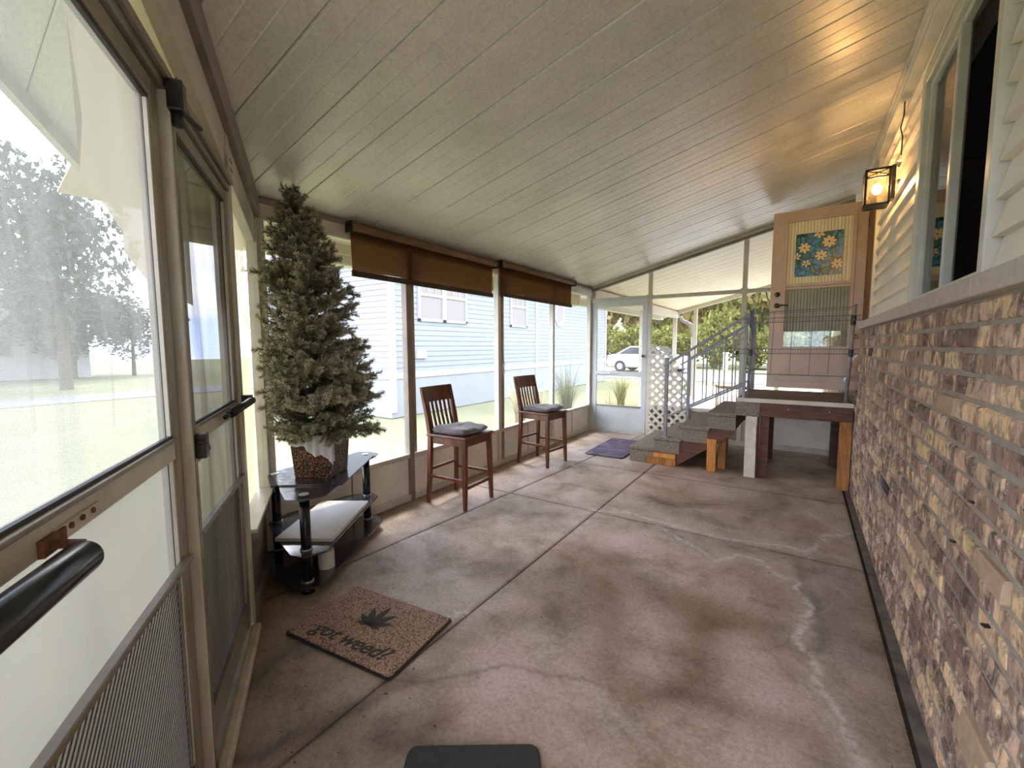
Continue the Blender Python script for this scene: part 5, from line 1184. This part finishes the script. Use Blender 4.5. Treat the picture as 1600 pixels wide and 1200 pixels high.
for i in range(12):
    x = -15+i*1.9; mktree(x, 24.5+rt.uniform(-1, 1), rt.uniform(1.4, 2.0), rt.uniform(2.6, 4.2), 'leaf_a', ORD[i]+' low green shrub from the left before the tall trees past the road', 'shrubs before the tree line', 'shr'[i % 3]+'b', 3600, .0)
G2 = 'hazy trees beyond the near screen doors'
for i, (x, y, R, H) in enumerate(((-19, -2.6, 2.2, 8.4), (-22, -5.2, 3.2, 9.8), (-21, -7.8, 2.6, 8.0), (-26, -1.0, 3.0, 5.2), (-24, -10.5, 3.5, 9.5), (-27, 1.5, 2.6, 4.6), (-30, -5, 4, 7))):
    mktree(x, y, R, H, 'leaf_d', ['hazy grey tree nearest the screens, before the low white house', 'tall hazy tree left of the nearest one, seen through the near screen door', 'third hazy tree to the left, beyond the near screen door', 'low round hazy tree at the right end of the low white house', 'tall hazy tree at the far left beyond the near screen door', 'low hazy tree farthest right beyond the near screen door', 'wide hazy tree behind the roof of the low white house'][i], G2, 'door', 4200, .22)
# far white house through the door
fh = thing('far_house', 'low white house on the lawn seen through the near screen door', 'house', (-27, -3, -.1))
obj('wall', MB().box(-31, -27, -6.0, -.2, -.1, 2.6), 'housebeige', fh); obj('roof', MB().hexa([(-31.4, -6.4, 2.6), (-26.6, -6.4, 2.6), (-26.6, .2, 2.6), (-31.4, .2, 2.6), (-29.3, -5.0, 3.7), (-28.7, -5.0, 3.7), (-28.7, -1.2, 3.7), (-29.3, -1.2, 3.7)]), 'houseroof', fh)
for y in (-5.0, -3.2, -1.4): w = obj('window', MB().box(-27.0, -26.95, y-.45, y+.45, .9, 2.0), 'ntrim', fh); obj('pane', MB().box(-26.95, -26.93, y-.36, y+.36, 1.0, 1.9), 'glass_dark', w)
# ornamental grasses
def grass(name, x, y, H, R, n, mat, label, seed, z0=-.12):
    r = random.Random(seed); mb = MB()
    for i in range(n):
        a = r.uniform(0, 2*PI); L = H*r.uniform(.6, 1.12); sp = R*r.uniform(.3, 1.2); dr = r.uniform(.05, .62); w = r.uniform(.003, .006); px, py = math.cos(a), math.sin(a); bx, by = r.uniform(-.08, .08), r.uniform(-.08, .08)
        k0 = len(mb.v)
        for j in range(7):
            t = j/6; rr = sp*t**1.8; z = L*(t-dr*t**3); ww = w*(1-t*.9); mb.v += [(x+bx+px*rr-py*ww, y+by+py*rr+px*ww, z0+z), (x+bx+px*rr+py*ww, y+by+py*rr-px*ww, z0+z)]
        mb.f += [(k0+2*j, k0+2*j+1, k0+2*j+3, k0+2*j+2) for j in range(6)]
    o = obj(name, mb, mat, None); o.location = (0, 0, 0); tag(o, label, 'plant'); return o
grass('fountain_grass', -.95, 1.05, 1.50, .62, 300, 'grass_blade', 'green arching fountain grass just outside the far end of the screen wall', 1)
grass('fountain_grass', -1.05, .05, 1.15, .75, 240, 'grass_pale', 'pale dry fountain grass clump behind the green one', 2)
grass('fountain_grass', -1.65, .45, 1.25, .8, 240, 'grass_pale', 'pale grass clump behind the farther stool outside the screens', 3)
grass('weed_clump', -1.0, -3.3, .9, .5, 9, 'grass_pale', 'few thin weed stalks outside behind the nearer stool', 4)
grass('weed_clump', -1.3, -2.75, .8, .4, 8, 'grass_pale', 'few thin weed stalks outside, right of the nearer stool', 5)
grass('weed_clump', -.8, -4.1, .7, .5, 7, 'grass_blade', 'few thin weed stalks outside between tree and first post', 6)
grass('spiky_yucca', .10, .75, 1.0, .55, 60, leafmat('reddish_yucca_leaves', (.28, .20, .13), (.42, .33, .20), .3), 'spiky reddish plant outside the far screen door', 7)
grass('flowering_shrub', -.75, 3.6, 1.15, .6, 200, 'leaf_a', 'green shrub outside beyond the far screen door', 8)
# car
car = thing('car', 'white sedan parked on the road beyond the far screen door', 'car', (-4.3, 18.2, -.1))
prof = [(-2.2, .25), (2.15, .25), (2.25, .55), (2.2, .85), (1.3, .98), (.75, 1.42), (-.85, 1.46), (-1.7, 1.02), (-2.25, .95), (-2.3, .5)]
mb = MB().prism_y([(x, z) for x, z in prof], -.85, .85); 
o = obj('body', mb, 'car_white', None, bevel=.08); o.parent = car
wnd = MB()
for s in (-.86, .845): wnd.prism_y([(-1.45, 1.03), (1.12, 1.03), (.68, 1.36), (-.80, 1.39)], s, s+.015)
wnd.hexa([(1.02, -.72, 1.10), (1.32, -.72, 1.0), (1.32, .72, 1.0), (1.02, .72, 1.10), (.80, -.66, 1.40), (.83, -.66, 1.41), (.83, .66, 1.41), (.80, .66, 1.40)])
o = obj('windows', wnd, 'glass_dark', None); o.parent = car
for x in (-1.4, 1.4):
    for s in (-.88, .70): o = obj('wheel', MB().cyl((x, s, .32), (x, s+.18, .32), .32, 20), 'tyre', None); o.parent = car; h = obj('hub_cap', MB().cyl((x, s-.01 if s < 0 else s+.18, .32), (x, s if s < 0 else s+.19, .32), .19, 14), 'chrome', None); h.parent = o
for s in (-.84, .58): o = obj('tail_lamp', MB().box(-2.33, -2.20, s, s+.26, .72, .92), 'redlamp', None); o.parent = car
car.location = (-4.3, 18.2, -.1); car.rotation_euler = (0, 0, -.12)
mb = MB(); mailbox = thing('marker_post', 'short white post on the grass beyond the road', 'post', (-.9, 22, -.12)); o = obj('post', MB().cham(-.12, .12, -.12, .12, 0, 1.0, .02).cham(-.16, .16, -.16, .16, 1.0, 1.08, .02), 'mailbox', None); o.parent = mailbox
# wicker chair outside
wk = thing('wicker_chair', 'tan wicker chair back seen behind the top step outside', 'chair', (1.93, 1.5, -.06))
mb = MB(); cx, cy = 1.93, 1.55
for i in range(15):
    a = -PI*.04+PI*1.08*i/14; x, y = cx-.28*math.cos(a), cy+.20-.24*math.sin(a); mb.cyl((x, y, .02), (x*1.0, y, .66), .008, 6)
for j in range(20):
    z = .05+j*.031; pts = [(cx-(.28+.006*(-1)**(i+j))*math.cos(-PI*.04+PI*1.08*i/14), cy+.20-(.24+.006*(-1)**(i+j))*math.sin(-PI*.04+PI*1.08*i/14), z) for i in range(15)]; mb.tube(pts, .005, 5)
obj('backrest', mb, 'wicker', wk)
pts = [(cx-.29*math.cos(-PI*.04+PI*1.08*i/14), cy+.20-.25*math.sin(-PI*.04+PI*1.08*i/14), .665) for i in range(15)]; obj('top_rim', MB().tube(pts, .022, 8), 'wicker', wk, True)
obj('seat', MB().prism([(cx-.27, cy+.0), (cx+.27, cy+.0), (cx+.27, cy+.42), (cx-.27, cy+.42)], .24, .28), 'wicker', wk)
for x in (-.25, .25):
    for y in (.02, .42): obj('leg', MB().cyl((cx+x, cy+y, -.06), (cx+x, cy+y, .24), .018, 8), 'wicker', wk)
# ---------------------------------------------------------------- litter on the floor
rs = random.Random(9)
def fleck(mb, x, y, a, L, w, z=.006):
    c, s = math.cos(a), math.sin(a); mb.add([(x-c*L, y-s*L, z), (x+s*w, y-c*w, z+.002), (x+c*L, y+s*L, z+.001), (x-s*w, y+c*w, z+.003)], [(0, 1, 2, 3)])
mb = MB()
for _ in range(260):
    q = rs.random()
    if q < .45: x, y = rs.uniform(.75, 1.9), rs.uniform(-6.0, -5.3)
    elif q < .7: x, y = rs.uniform(.3, 1.6), rs.uniform(-5.2, -2.2)
    else: x, y = rs.uniform(1.4, 3.2), rs.uniform(-5.3, -1.8)
    if outside(x, y) < .08: continue
    fleck(mb, x, y, rs.uniform(0, 6.3), rs.uniform(.003, .011), rs.uniform(.001, .003))
o = obj('leaf_litter', mb, 'debris', None, kind='stuff'); tag(o, 'scattered dry leaf bits and specks on the concrete floor', 'litter')
for k, (x, y, a, lab) in enumerate(((.76, -2.18, .3, 'torn white paper scrap on the floor by the farther stool'), (1.30, -2.05, 1.2, 'small white paper scrap before the bottom step'), (1.22, -2.28, 2.2, 'curled white paper shred left of the other step scrap'))):
    mb = MB(); P = [(0, 0), (.035, .012), (.06, .006), (.075, .02), (.05, .03), (.02, .024)]
    for z in (.004, .0065): mb.v += [(px*(1 if k == 0 else .7)-.03, py-.012, z+.004*math.sin(px*60)) for px, py in P]
    mb.f = [(5, 4, 3, 2, 1, 0), (6, 7, 8, 9, 10, 11)]+[(i, (i+1) % 6, 6+(i+1) % 6, 6+i) for i in range(6)]
    o = obj('paper_scrap', mb, 'paper', None); o.location = (x, y, 0); o.rotation_euler = (0, 0, a); tag(o, lab, 'paper')
